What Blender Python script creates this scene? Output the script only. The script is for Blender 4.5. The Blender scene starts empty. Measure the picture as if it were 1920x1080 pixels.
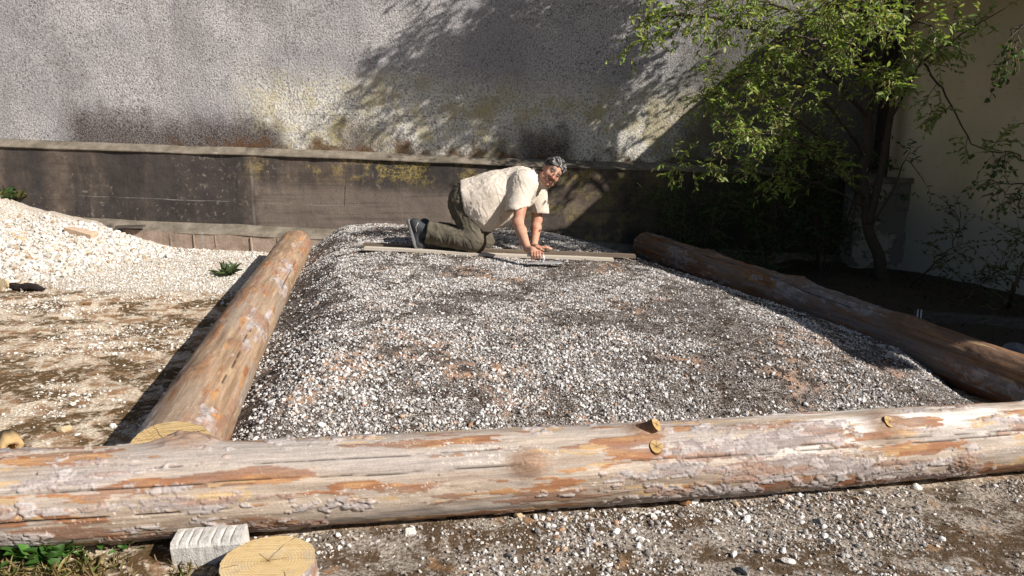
import bpy, math, random
import numpy as np
from mathutils import Vector, Matrix

# ------------------------------------------------------------------ camera, sky, sun, exposure
SC = bpy.context.scene
COL = SC.collection
CAM_H, PITCH, FPX = 1.45, math.radians(11.9), 1400.0
cam_d = bpy.data.cameras.new('camera')
cam_d.sensor_width = 36.0
cam_d.lens = FPX / 1920.0 * 36.0
cam_d.clip_start, cam_d.clip_end = 0.05, 500.0
cam = bpy.data.objects.new('camera', cam_d)
COL.objects.link(cam)
cam.location = (0, 0, CAM_H)
cam.rotation_euler = (math.pi / 2 - PITCH, 0, 0)
SC.camera = cam

SUN_EL = math.radians(33.2)
SUN_H = (0.88, -0.475)                                  # horizontal direction towards the sun
SUN = Vector((SUN_H[0] * math.cos(SUN_EL), SUN_H[1] * math.cos(SUN_EL), math.sin(SUN_EL))).normalized()
W = bpy.data.worlds.new('World')
SC.world = W
W.use_nodes = True
wn = W.node_tree
bg = wn.nodes['Background']
sky = wn.nodes.new('ShaderNodeTexSky')
sky.sky_type = 'NISHITA'
sky.sun_disc = False
sky.sun_elevation = SUN_EL
sky.sun_rotation = math.atan2(SUN_H[0], SUN_H[1])
sky.air_density, sky.dust_density = 1.0, 1.0
wn.links.new(sky.outputs[0], bg.inputs[0])
bg.inputs[1].default_value = 0.05
sun_d = bpy.data.lights.new('sun', 'SUN')
sun_d.energy, sun_d.angle, sun_d.color = 5.0, math.radians(0.53), (1.0, 0.955, 0.895)
sun = bpy.data.objects.new('sun', sun_d)
COL.objects.link(sun)
sun.location = SUN * 30
sun.rotation_euler = SUN.to_track_quat('Z', 'Y').to_euler()
SC.view_settings.view_transform = 'Standard'
SC.view_settings.look = 'None'
SC.view_settings.exposure = 0.66
SC.view_settings.gamma = 1.0

# ------------------------------------------------------------------ small helpers
RNG = np.random.default_rng(7)
CP, SP = math.cos(PITCH), math.sin(PITCH)

def at(px, py, Y):
    """world point at distance Y in front of the camera that was read off the photograph"""
    x, u = (px - 960) / FPX, (540 - py) / FPX
    k = Y / (CP + u * SP)
    return np.array([x * k, Y, CAM_H + (u * CP - SP) * k])

def gnd(px, py, z=0.0):
    """the same on the (slightly falling) ground, z metres above it"""
    x, u = (px - 960) / FPX, (540 - py) / FPX
    k = (z - CAM_H) / (u * CP - SP + 0.045 * x)
    return np.array([x * k, (CP + u * SP) * k, CAM_H + (u * CP - SP) * k])

def sstep(a, b, x):
    t = np.clip((np.asarray(x, float) - a) / (b - a), 0, 1)
    return t * t * (3 - 2 * t)

def _hash(ix, iy, iz, seed):
    h = (ix.astype(np.int64) * 374761393 + iy.astype(np.int64) * 668265263 + iz.astype(np.int64) * 2147483647 + seed * 974634221) & 0xffffffff
    h = ((h ^ (h >> 13)) * 1274126177) & 0xffffffff
    h = ((h ^ (h >> 16)) * 2246822519) & 0xffffffff
    return ((h ^ (h >> 15)) & 0xffffff) / float(0xffffff)

def vnoise(x, y, z=0.0, seed=0):
    x, y, z = np.broadcast_arrays(np.asarray(x, float), np.asarray(y, float), np.asarray(z, float))
    fx, fy, fz = np.floor(x), np.floor(y), np.floor(z)
    tx, ty, tz = x - fx, y - fy, z - fz
    tx, ty, tz = [t * t * t * (t * (t * 6 - 15) + 10) for t in (tx, ty, tz)]
    out = 0
    flat = not np.any(tz)
    for dx in (0, 1):
        for dy in (0, 1):
            for dz in ((0,) if flat else (0, 1)):
                w = (tx if dx else 1 - tx) * (ty if dy else 1 - ty) * (1.0 if flat else (tz if dz else 1 - tz))
                out = out + w * _hash(fx + dx, fy + dy, fz + dz, seed)
    return out

def fbm(x, y, z=0.0, seed=0, octs=4, gain=0.5):
    s, a, n, f = 0, 1.0, 0, 1.0
    for i in range(octs):
        s = s + a * vnoise(x * f, y * f, np.asarray(z) * f, seed + 17 * i)
        n += a; a *= gain; f *= 2.03
    return s / n

def worley(x, y, seed=0, px=None):
    """returns F1, F2, id of the nearest cell; px = period in x"""
    x, y = np.broadcast_arrays(np.asarray(x, float), np.asarray(y, float))
    fx, fy = np.floor(x), np.floor(y)
    f1 = np.full(x.shape, 9.0); f2 = np.full(x.shape, 9.0); cid = np.zeros(x.shape)
    zero = np.zeros(x.shape)
    for dx in (-1, 0, 1):
        for dy in (-1, 0, 1):
            cx, cy = fx + dx, fy + dy
            ax = np.mod(cx, px) if px else cx
            qx = cx + _hash(ax, cy, zero, seed); qy = cy + _hash(ax, cy, zero, seed + 5)
            d = np.hypot(qx - x, qy - y)
            v = _hash(ax, cy, zero, seed + 9)
            closer = d < f1
            f2 = np.where(closer, f1, np.minimum(f2, d))
            cid = np.where(closer, v, cid)
            f1 = np.where(closer, d, f1)
    return f1, f2, cid

def tag(o, label=None, cat=None, group=None, kind=None):
    if label: o['label'] = label
    if cat: o['category'] = cat
    if group: o['group'] = group
    if kind: o['kind'] = kind
    return o

def empty(name, loc=(0, 0, 0), label=None, cat=None, group=None):
    o = bpy.data.objects.new(name, None)
    o.empty_display_size = 0.1
    o.location = loc
    COL.objects.link(o)
    return tag(o, label, cat, group)

def link(name, me, mat=None, parent=None, smooth=False):
    o = bpy.data.objects.new(name, me)
    COL.objects.link(o)
    if mat is not None and len(me.materials) == 0:
        me.materials.append(mat)
    if smooth:
        me.polygons.foreach_set('use_smooth', np.ones(len(me.polygons), bool))
    if parent is not None:
        o.parent = parent
        o.matrix_parent_inverse = Matrix.Translation(-Vector(parent.location))
    return o

def mesh(name, V, Fc, cols=None, uv=None):
    """V (n,3); Fc either an (m,k) array or a list of tuples; cols dict name -> (n,3|4); uv (n,2) per vertex"""
    me = bpy.data.meshes.new(name)
    V = np.asarray(V, np.float32)
    if isinstance(Fc, np.ndarray):
        m, k = Fc.shape
        me.vertices.add(len(V)); me.vertices.foreach_set('co', V.ravel())
        me.loops.add(m * k); me.loops.foreach_set('vertex_index', Fc.astype(np.int32).ravel())
        me.polygons.add(m); me.polygons.foreach_set('loop_start', np.arange(0, m * k, k, dtype=np.int32))
        me.update(calc_edges=True)
        loops = Fc.ravel()
    else:
        me.from_pydata([tuple(v) for v in V], [], [tuple(f) for f in Fc])
        me.update()
        loops = np.array([i for f in Fc for i in f])
    for nme, c in (cols or {}).items():
        c = np.asarray(c, np.float32)
        if c.shape[1] == 3:
            c = np.concatenate([c, np.ones((len(c), 1), np.float32)], 1)
        a = me.attributes.new(nme, 'FLOAT_COLOR', 'POINT')
        a.data.foreach_set('color', c.ravel())
    if uv is not None:
        l = me.uv_layers.new(name='UVMap')
        l.data.foreach_set('uv', np.asarray(uv, np.float32)[loops].ravel())
    return me

def gridfaces(nu, nv, wrap=False):
    """quads of a (nu, nv) vertex grid, v wrapping if asked"""
    i = np.arange(nu - 1)[:, None]
    j = np.arange(nv if wrap else nv - 1)[None, :]
    j2 = (j + 1) % nv
    return np.stack([i * nv + j + 0 * i, (i + 1) * nv + j, (i + 1) * nv + j2, i * nv + j2], -1).reshape(-1, 4)

class MB:
    """collects simple shapes into one mesh"""
    def __init__(s): s.v, s.f = [], []
    def add(s, V, F):
        n = len(s.v)
        s.v += [tuple(map(float, p)) for p in V]; s.f += [tuple(n + int(i) for i in f) for f in F]
        return s
    def box(s, c, size, rot=None, jit=0.0, seed=0):
        r = random.Random(seed)
        R = rot or Matrix.Identity(3)
        V = []
        for z in (-1, 1):
            for x, y in ((-1, -1), (1, -1), (1, 1), (-1, 1)):
                p = Vector((x * size[0] / 2, y * size[1] / 2, z * size[2] / 2))
                p += Vector((r.uniform(-jit, jit), r.uniform(-jit, jit), r.uniform(-jit, jit)))
                V.append(Vector(c) + R @ p)
        return s.add(V, [(3, 2, 1, 0), (4, 5, 6, 7), (0, 1, 5, 4), (1, 2, 6, 5), (2, 3, 7, 6), (3, 0, 4, 7)])
    def tube(s, pts, rad, n=8, cap=True):
        pts = [Vector(p) for p in pts]
        rad = [rad] * len(pts) if np.isscalar(rad) else rad
        V, F = [], []
        ref = None
        for i, p in enumerate(pts):
            d = (pts[min(i + 1, len(pts) - 1)] - pts[max(i - 1, 0)]).normalized()
            if ref is None:
                ref = d.orthogonal().normalized()
            ref = (ref - d * ref.dot(d)).normalized()
            b = d.cross(ref)
            for k in range(n):
                a = 2 * math.pi * k / n
                V.append(p + (ref * math.cos(a) + b * math.sin(a)) * rad[i])
        for i in range(len(pts) - 1):
            for k in range(n):
                F.append((i * n + k, i * n + (k + 1) % n, (i + 1) * n + (k + 1) % n, (i + 1) * n + k))
        if cap:
            F.append(tuple(range(n))[::-1]); F.append(tuple((len(pts) - 1) * n + k for k in range(n)))
        return s.add(V, F)
    def build(s, name, mat, parent=None, smooth=False, bevel=0.0):
        o = link(name, mesh(name, np.array(s.v), s.f), mat, parent, smooth)
        if name in ('twigs', 'boughs', 'stems'): o['kind'] = 'stuff'
        if bevel:
            b = o.modifiers.new('bevel', 'BEVEL'); b.width = bevel; b.segments = 2; b.limit_method = 'ANGLE'
        return o

# ------------------------------------------------------------------ material helper
class Mat:
    def __init__(s, name, rough=0.85, spec=0.25):
        s.m = bpy.data.materials.new(name); s.m.use_nodes = True
        s.t = s.m.node_tree; s.b = s.t.nodes['Principled BSDF']
        s.b.inputs['Roughness'].default_value = rough
        s.b.inputs['Specular IOR Level'].default_value = spec
    def _in(s, sock, v):
        if v is None: return
        if isinstance(v, bpy.types.NodeSocket): s.t.links.new(v, sock)
        elif isinstance(v, (tuple, list)) and len(v) == 3 and sock.type == 'RGBA': sock.default_value = (*v, 1)
        else: sock.default_value = v
    def pos(s): return s.t.nodes.new('ShaderNodeNewGeometry').outputs['Position']
    def obj(s): return s.t.nodes.new('ShaderNodeTexCoord').outputs['Object']
    def uv(s): return s.t.nodes.new('ShaderNodeTexCoord').outputs['UV']
    def rnd(s): return s.t.nodes.new('ShaderNodeObjectInfo').outputs['Random']
    def attr(s, n, fac=False):
        a = s.t.nodes.new('ShaderNodeAttribute'); a.attribute_name = n
        return a.outputs['Fac' if fac else 'Color']
    def sep(s, v):
        n = s.t.nodes.new('ShaderNodeSeparateXYZ'); s._in(n.inputs[0], v); return n.outputs
    def map(s, v, scale=(1, 1, 1), loc=(0, 0, 0), rot=(0, 0, 0)):
        n = s.t.nodes.new('ShaderNodeMapping'); s._in(n.inputs['Vector'], v)
        n.inputs['Scale'].default_value = scale; n.inputs['Location'].default_value = loc; n.inputs['Rotation'].default_value = rot
        return n.outputs[0]
    def noise(s, v, scale, detail=4, rough=0.55, dist=0.0, color=False):
        n = s.t.nodes.new('ShaderNodeTexNoise'); s._in(n.inputs['Vector'], v)
        n.inputs['Scale'].default_value = scale; n.inputs['Detail'].default_value = detail
        n.inputs['Roughness'].default_value = rough; n.inputs['Distortion'].default_value = dist
        return n.outputs['Color' if color else 'Fac']
    def vor(s, v, scale, feature='F1', out='Distance', rand=1.0):
        n = s.t.nodes.new('ShaderNodeTexVoronoi'); n.feature = feature; s._in(n.inputs['Vector'], v)
        n.inputs['Scale'].default_value = scale; n.inputs['Randomness'].default_value = rand
        return n.outputs[out]
    def ramp(s, f, stops, interp='LINEAR'):
        n = s.t.nodes.new('ShaderNodeValToRGB'); s._in(n.inputs[0], f); e = n.color_ramp.elements
        n.color_ramp.interpolation = interp
        while len(e) < len(stops): e.new(0.5)
        for el, (p, c) in zip(e, stops):
            el.position = p
            el.color = (c, c, c, 1) if np.isscalar(c) else (*c, 1)
        return n.outputs[0]
    def mix(s, f, a, b, mode='MIX'):
        n = s.t.nodes.new('ShaderNodeMix'); n.data_type = 'RGBA'; n.blend_type = mode
        s._in(n.inputs[0], f); s._in(n.inputs[6], a); s._in(n.inputs[7], b)
        return n.outputs[2]
    def math(s, op, a, b=None, c=None):
        n = s.t.nodes.new('ShaderNodeMath'); n.operation = op
        for i, v in enumerate((a, b, c)): s._in(n.inputs[i], v)
        return n.outputs[0]
    def mul(s, *a):
        r = a[0]
        for x in a[1:]: r = s.math('MULTIPLY', r, x)
        return r
    def rng(s, v, a, b, c=0.0, d=1.0, smooth=True):
        n = s.t.nodes.new('ShaderNodeMapRange'); n.interpolation_type = 'SMOOTHSTEP' if smooth else 'LINEAR'
        s._in(n.inputs[0], v)
        for i, x in enumerate((a, b, c, d)): n.inputs[i + 1].default_value = x
        return n.outputs[0]
    def bump(s, h, strength=0.5, dist=0.01, prev=None):
        n = s.t.nodes.new('ShaderNodeBump'); s._in(n.inputs['Height'], h)
        n.inputs['Strength'].default_value = strength; n.inputs['Distance'].default_value = dist
        if prev is not None: s._in(n.inputs['Normal'], prev)
        s.t.links.new(n.outputs[0], s.b.inputs['Normal'])
        return n.outputs[0]
    def col(s, c): s._in(s.b.inputs['Base Color'], c); return s
    def rough(s, c): s._in(s.b.inputs['Roughness'], c); return s

def plain(name, c, rough=0.8, var=0.25, scale=20, bump=0.3, spec=0.2):
    m = Mat(name, rough, spec)
    n = m.noise(m.obj(), scale, 5)
    m.col(m.mix(n, tuple(x * (1 - var) for x in c), tuple(min(1, x * (1 + var)) for x in c)))
    m.bump(n, bump, 0.004)
    return m.m

# ------------------------------------------------------------------ terrain
TILT = -0.045
FA, FB = np.array([-1.78, 2.30, 0.24]), np.array([2.35, 3.28, 0.06])      # axis of the front log
LA, LB = np.array([-1.28, 2.63, 0.235]), np.array([-2.26, 7.72, 0.275])   # left log
RA, RB = np.array([3.16, 3.78, -0.035]), np.array([1.46, 8.12, 0.225])       # right log

def line_side(x, y, A, B):
    """signed distance from the line A->B in plan, positive to the right of it"""
    d = (B - A)[:2]; d = d / np.hypot(*d)
    return (x - A[0]) * d[1] - (y - A[1]) * d[0]

def heap_r(x, y):
    return np.hypot((x + 6.0) / 2.45, (y - 8.35) / 3.15)

def ground_z(x, y):
    g = TILT * np.clip(x, -9, 9)
    n = fbm(x * 1.3, y * 1.3, seed=3) - 0.5
    r = heap_r(x, y) + 0.12 * (fbm(x * 1.1, y * 1.1, seed=8) - 0.5)
    heap = 0.57 * np.clip(1 - r, 0, 1) ** 1.2
    low = 0.0 * sstep(5.2, 7.6, y) * sstep(-1.6, -2.8, x)               # thin spread of gravel by the footing
    dr = line_side(x, y, RA, RB)
    bank = 0.16 * sstep(0.5, 1.7, dr) * sstep(3.5, 6.5, y) + 0.05 * (fbm(x * 3, y * 3, seed=31) - 0.5) * sstep(0.1, 0.5, dr)
    rough = (0.035 * n + 0.10 * (fbm(x * 2.6, y * 2.6, seed=6) - .5) * np.clip(1.1 - r, 0, 1) + 0.022 * (fbm(x * 7, y * 7, seed=4) - 0.5) + 0.007 * (fbm(x * 30, y * 30, seed=5, octs=3) - 0.5))
    return g + heap + low + bank + rough

HB = 0.395
def bed_h(x, y):
    """height of the gravel bed above the falling plane"""
    w = 0.10 * (fbm(x * 1.7, y * 1.7, seed=12) - 0.5)
    dl = line_side(x, y, LA, LB) - 0.06 + w
    dr = -line_side(x, y, RA, RB) - 0.10 + w - 0.62 * sstep(5.2, 3.7, y)
    df = -line_side(x, y, FA, FB) - 0.10 + w
    a = 0.22 + 0.56 * sstep(-0.08, 0.50, dl) + 0.22 * sstep(0.1, 0.9, dl)
    b = 0.40 * sstep(-0.35, 0.0, dr) + 0.25 * np.clip(dr / .5, 0, 1) + 0.35 * sstep(0.0, 1.1, dr)
    c = 0.25 + 0.40 * np.clip(df / .5, 0, 1) + 0.35 * sstep(0.1, 1.4, df)
    return HB * np.minimum(np.minimum(a, b), c)

def bed_z(x, y):
    n = 0.032 * (fbm(x * 1.6, y * 1.6, seed=13) - 0.5) + 0.020 * (fbm(x * 9, y * 9, seed=14) - 0.5) + 0.008 * (fbm(x * 35, y * 35, seed=15, octs=2) - 0.5)
    return TILT * x - 0.02 + bed_h(x, y) + n

def axis_pts(fine0, fine1, step, far0, far1):
    a = np.arange(fine0, fine1 + 1e-6, step)
    lo, hi, s = [], [], step
    v = fine0
    while v > far0: s *= 1.5; v -= s; lo.append(v)
    s, v = step, fine1
    while v < far1: s *= 1.5; v += s; hi.append(v)
    return np.array(lo[::-1] + list(a) + hi)

gx = axis_pts(-6.4, 5.6, 0.025, -120, 120)
gy = axis_pts(1.9, 8.6, 0.02, -120, 120)
GX, GY = np.meshgrid(gx, gy, indexing='ij')
GZ = ground_z(GX, GY)
heap_m = sstep(1.12, 0.80, heap_r(GX, GY) + 0.35 * (fbm(GX * 1.6, GY * 1.6, seed=21) - 0.5))
spread_m = sstep(5.6, 6.5, GY + 0.9 * (fbm(GX * 1.5, GY * 1.5, seed=22) - 0.5)) * sstep(-1.7, -2.0, GX)
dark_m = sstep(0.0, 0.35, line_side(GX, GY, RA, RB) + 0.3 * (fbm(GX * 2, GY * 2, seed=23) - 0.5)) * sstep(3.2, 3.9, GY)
front_m = sstep(0.05, -0.25, -line_side(GX, GY, FA, FB)) * sstep(-1.6, -0.4, GX)
zone = np.stack([np.maximum(heap_m, spread_m), dark_m, front_m], -1).reshape(-1, 3)

m = Mat('dirt ground', 0.95, 0.1)
P = m.pos(); z = m.sep(m.attr('zone'))
n1 = m.noise(P, 2.2, 6, 0.62); n2 = m.noise(P, 9, 6, 0.65); n3 = m.noise(P, 70, 4, 0.6); n4 = m.noise(P, 26, 5, 0.7)
tan = m.mix(m.rng(n3, .35, .65), (.34, .265, .185), (.66, .56, .44))
tan = m.mix(m.rng(n2, .45, .6), tan, (.26, .155, .085))
moss = m.mix(n4, (.034, .022, .010), (.15, .092, .042))
earth = m.mix(m.math('MULTIPLY', m.rng(m.noise(P, 3.6, 6, .66), .47, .55), m.rng(n4, .38, .50)), tan, moss)
front = m.mix(m.rng(n3, .35, .62), (.10, .077, .058), (.34, .29, .24))
front = m.mix(m.mul(m.rng(m.noise(P, 3.8, 6, .68), .46, .54), m.rng(n4, .34, .48)), front, m.mix(n3, (.035, .022, .012), (.13, .085, .05)))
front = m.mix(m.mul(m.rng(m.noise(P, 6, 5, .65), .58, .68), .7), front, (.30, .17, .085))
c = m.mix(m.rng(m.math('ADD', z[2], m.math('MULTIPLY', n4, .3)), .35, .9), earth, front)
white = m.mix(m.rng(n3, .3, .6), (.22, .18, .14), (.52, .46, .385))
white = m.mix(m.math('MULTIPLY', m.rng(n2, .55, .68), .6), white, (.40, .29, .20))
c = m.mix(m.rng(m.math('ADD', z[0], m.math('MULTIPLY', m.math('SUBTRACT', n4, .5), .5)), .3, .7), c, white)
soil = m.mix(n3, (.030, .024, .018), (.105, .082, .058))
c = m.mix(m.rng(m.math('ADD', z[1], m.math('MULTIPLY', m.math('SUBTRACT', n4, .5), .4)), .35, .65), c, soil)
m.col(c)
b = m.bump(n3, 0.7, 0.012); m.bump(n4, 0.4, 0.02, b)
M_GROUND = m.m
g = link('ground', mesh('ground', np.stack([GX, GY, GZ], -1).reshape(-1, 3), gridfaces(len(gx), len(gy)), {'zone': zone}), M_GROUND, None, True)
tag(g, kind='structure')

# the gravel bed: a flat-topped mound between the logs
bx, by = np.arange(-2.55, 3.3, 0.02), np.arange(2.35, 8.42, 0.02)
BX, BY = np.meshgrid(bx, by, indexing='ij')
BZ = bed_z(BX, BY)
keep = (line_side(BX, BY, LA, LB) > -0.02) & (line_side(BX, BY, RA, RB) < 0.02) & (line_side(BX, BY, FA, FB) < 0.0)
BZ = np.where(keep, BZ, np.minimum(BZ, ground_z(BX, BY) - 0.03))
m = Mat('humus and grit', 0.95, 0.1)
P = m.pos()
n1 = m.noise(P, 1.8, 5, 0.6); n3 = m.noise(P, 90, 4, 0.65); n2 = m.noise(P, 14, 5, 0.65)
c = m.mix(m.rng(n3, .40, .60), (.020, .014, .010), (.095, .070, .054))
c = m.mix(m.mul(m.rng(m.noise(P, 150, 3, .6), .50, .60), m.rng(n2, .36, .58)), c, (.44, .41, .385))
c = m.mix(m.mul(m.rng(n1, .54, .63), m.rng(n2, .46, .58), .85), c, (.42, .245, .15))
m.col(c); m.bump(n3, 0.8, 0.012)
M_HUMUS = m.m
bed = link('gravel_bed', mesh('gravel_bed', np.stack([BX, BY, BZ], -1).reshape(-1, 3), gridfaces(len(bx), len(by))), M_HUMUS, None, True)
tag(bed, kind='structure')

# ------------------------------------------------------------------ concrete wall
def wall_strip(name, prof, x0, x1, dx, mat, parent, rough=0.0, seed=0, uneven=0.0):
    """prof: list of (y, z at x=0, slope); skinned along x with an uneven surface"""
    xs = np.arange(x0, x1 + dx / 2, dx)
    pr = []
    for (ya, za, sa), (yb, zb, sb) in zip(prof[:-1], prof[1:]):
        k = max(1, int(math.hypot(yb - ya, zb - za) / dx))
        pr += [(ya + (yb - ya) * i / k, za + (zb - za) * i / k, sa + (sb - sa) * i / k) for i in range(k)]
    pr.append(prof[-1]); pr = np.array(pr)
    X = np.repeat(xs[:, None], len(pr), 1)
    Z = pr[None, :, 1] + pr[None, :, 2] * X + uneven * (fbm(X * 1.1, pr[None, :, 1] * 0.3, seed=seed) - 0.5)
    Y = pr[None, :, 0] + rough * (fbm(X * 2.5, Z * 2.5, seed=seed + 1) - 0.5) + 0.25 * rough * (fbm(X * 14, Z * 14, seed=seed + 2) - 0.5)
    return link(name, mesh(name, np.stack([X, Y, Z], -1).reshape(-1, 3), gridfaces(len(xs), len(pr))[:, ::-1].copy()), mat, parent, True)

wall = empty('concrete_wall', (0, 8.5, 0), 'tall grey pebble-dashed concrete wall with two stained ledges behind the gravel bed', 'wall')
# pebble-dash render
m = Mat('pebble dash', 0.95, 0.1)
P = m.pos(); X, Y, Z = m.sep(P)
zl = m.math('ADD', Z, m.math('MULTIPLY', X, 0.037))                     # height along the ledge
n1 = m.noise(P, 0.9, 4); n2 = m.noise(P, 5, 5, .6); n3 = m.noise(P, 58, 3, .72); n4 = m.noise(P, 22, 3, .6)
vc = m.sep(m.vor(P, 34, 'F1', 'Color')); vd = m.vor(P, 34)
c = m.mix(m.rng(n3, .36, .60), (.172, .160, .156), (.51, .485, .472))
c = m.mix(m.mul(m.rng(m.noise(P, 95, 2, .6), .5, .66), .5), c, (.62, .59, .565))
c = m.mix(m.rng(n1, .38, .62), c, m.mix(.45, c, (.20, .195, .215)))
c = m.mix(m.mul(m.rng(m.noise(m.map(P, (1, 1, .25)), 1.1, 4, .6), .54, .68), .34), c, m.mix(n3, (.10, .09, .09), (.27, .25, .245)))
c = m.mix(m.mul(m.rng(vc[0], .90, .96), m.rng(vd, .50, .15), m.rng(n4, .42, .60), .9), c, (.045, .04, .042))
c = m.mix(m.mul(m.rng(m.noise(P, 62, 2, .5), .42, .34), m.rng(m.noise(P, 7, 4, .6), .36, .60), .85), c, (.060, .054, .056))
c = m.mix(m.mul(m.rng(n2, .5, .8), .25), c, (.20, .17, .155))
low = m.math('ADD', zl, m.math('MULTIPLY', m.math('SUBTRACT', n2, .5), .5))
mid = m.mul(m.rng(X, -3.2, -2.6), m.rng(X, 4.2, 2.4))
lich = m.mul(m.rng(low, 2.15, 1.68), mid)
lg = m.noise(P, 40, 3, .6)
c = m.mix(m.mul(lich, m.rng(lg, .43, .53), m.rng(n2, .28, .46), .92), c, (.70, .66, .56))
c = m.mix(m.mul(lich, m.rng(m.noise(P, 3.2, 5, .65), .44, .60), .62), c, m.mix(n3, (.20, .165, .08), (.54, .46, .24)))
c = m.mix(m.mul(lich, m.rng(lg, .50, .60), m.rng(m.noise(P, 4.5, 5, .7), .54, .64), .8), c, (.46, .35, .09))
dz = m.math('ADD', zl, m.math('MULTIPLY', m.math('SUBTRACT', n2, .5), .5))
base = m.mul(m.rng(dz, 1.66, 1.28), m.rng(m.math('ADD', m.noise(m.map(P, (1, 1, .05)), .9, 3), m.mul(m.rng(X, -5.4, -4.2), m.rng(X, -2.3, -3.0), .26)), .48, .64))
c = m.mix(m.mul(base, .92), c, m.mix(m.rng(n3, .4, .6), (.035, .029, .028), (.15, .125, .115)))
rust = m.mul(m.rng(dz, 1.30, 1.16), m.rng(X, -4.6, -3.4), m.rng(m.noise(P, 2.6, 4), .40, .56))
c = m.mix(m.mul(rust, .9), c, m.mix(n4, (.030, .018, .010), (.17, .085, .035)))
alg_shade = m.mul(m.rng(m.math('ADD', X, m.math('MULTIPLY', m.noise(P, 1.7, 6, .66), 1.8)), 2.3, 3.2), m.rng(m.math('ADD', Z, n2), 4.2, 2.6), .80)  # shade of the house corner painted in, with some mossy green
c = m.mix(alg_shade, c, m.mix(n3, (.022, .022, .016), (.085, .080, .055)))
streak = m.mul(m.rng(m.noise(m.map(P, (1, 1, .06)), 2.2, 4, .6), .56, .70), m.rng(zl, .9, 2.4), .35)
c = m.mix(streak, c, (.15, .14, .145))
cr = m.math('ABSOLUTE', m.math('SUBTRACT', m.math('ADD', zl, m.math('MULTIPLY', m.noise(P, 1.6, 3), .10)), 1.60))
c = m.mix(m.mul(m.rng(cr, .005, .001), m.rng(X, -2.75, -2.4), m.rng(X, .25, -.6), m.rng(m.noise(P, 5, 3), .38, .52), .7), c, (.05, .045, .04))
cv = m.math('ABSOLUTE', m.math('SUBTRACT', m.math('ADD', X, m.math('MULTIPLY', m.noise(P, 4, 3), .12)), -2.40))
c = m.mix(m.mul(m.rng(cv, .005, .001), m.rng(Z, 1.5, 1.6), m.rng(Z, 2.7, 2.4), .7), c, (.07, .06, .055))
m.col(c)
b = m.bump(n3, 0.85, 0.011); m.bump(vd, 0.35, 0.008, b)
M_DASH = m.m
WX0, WX1 = -12.0, 4.9
wall_strip('render_coat', [(8.50, 5.6, -.037), (8.50, 1.150, -.037)], WX0, WX1, 0.05, M_DASH, wall, 0.03, 40)

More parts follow.
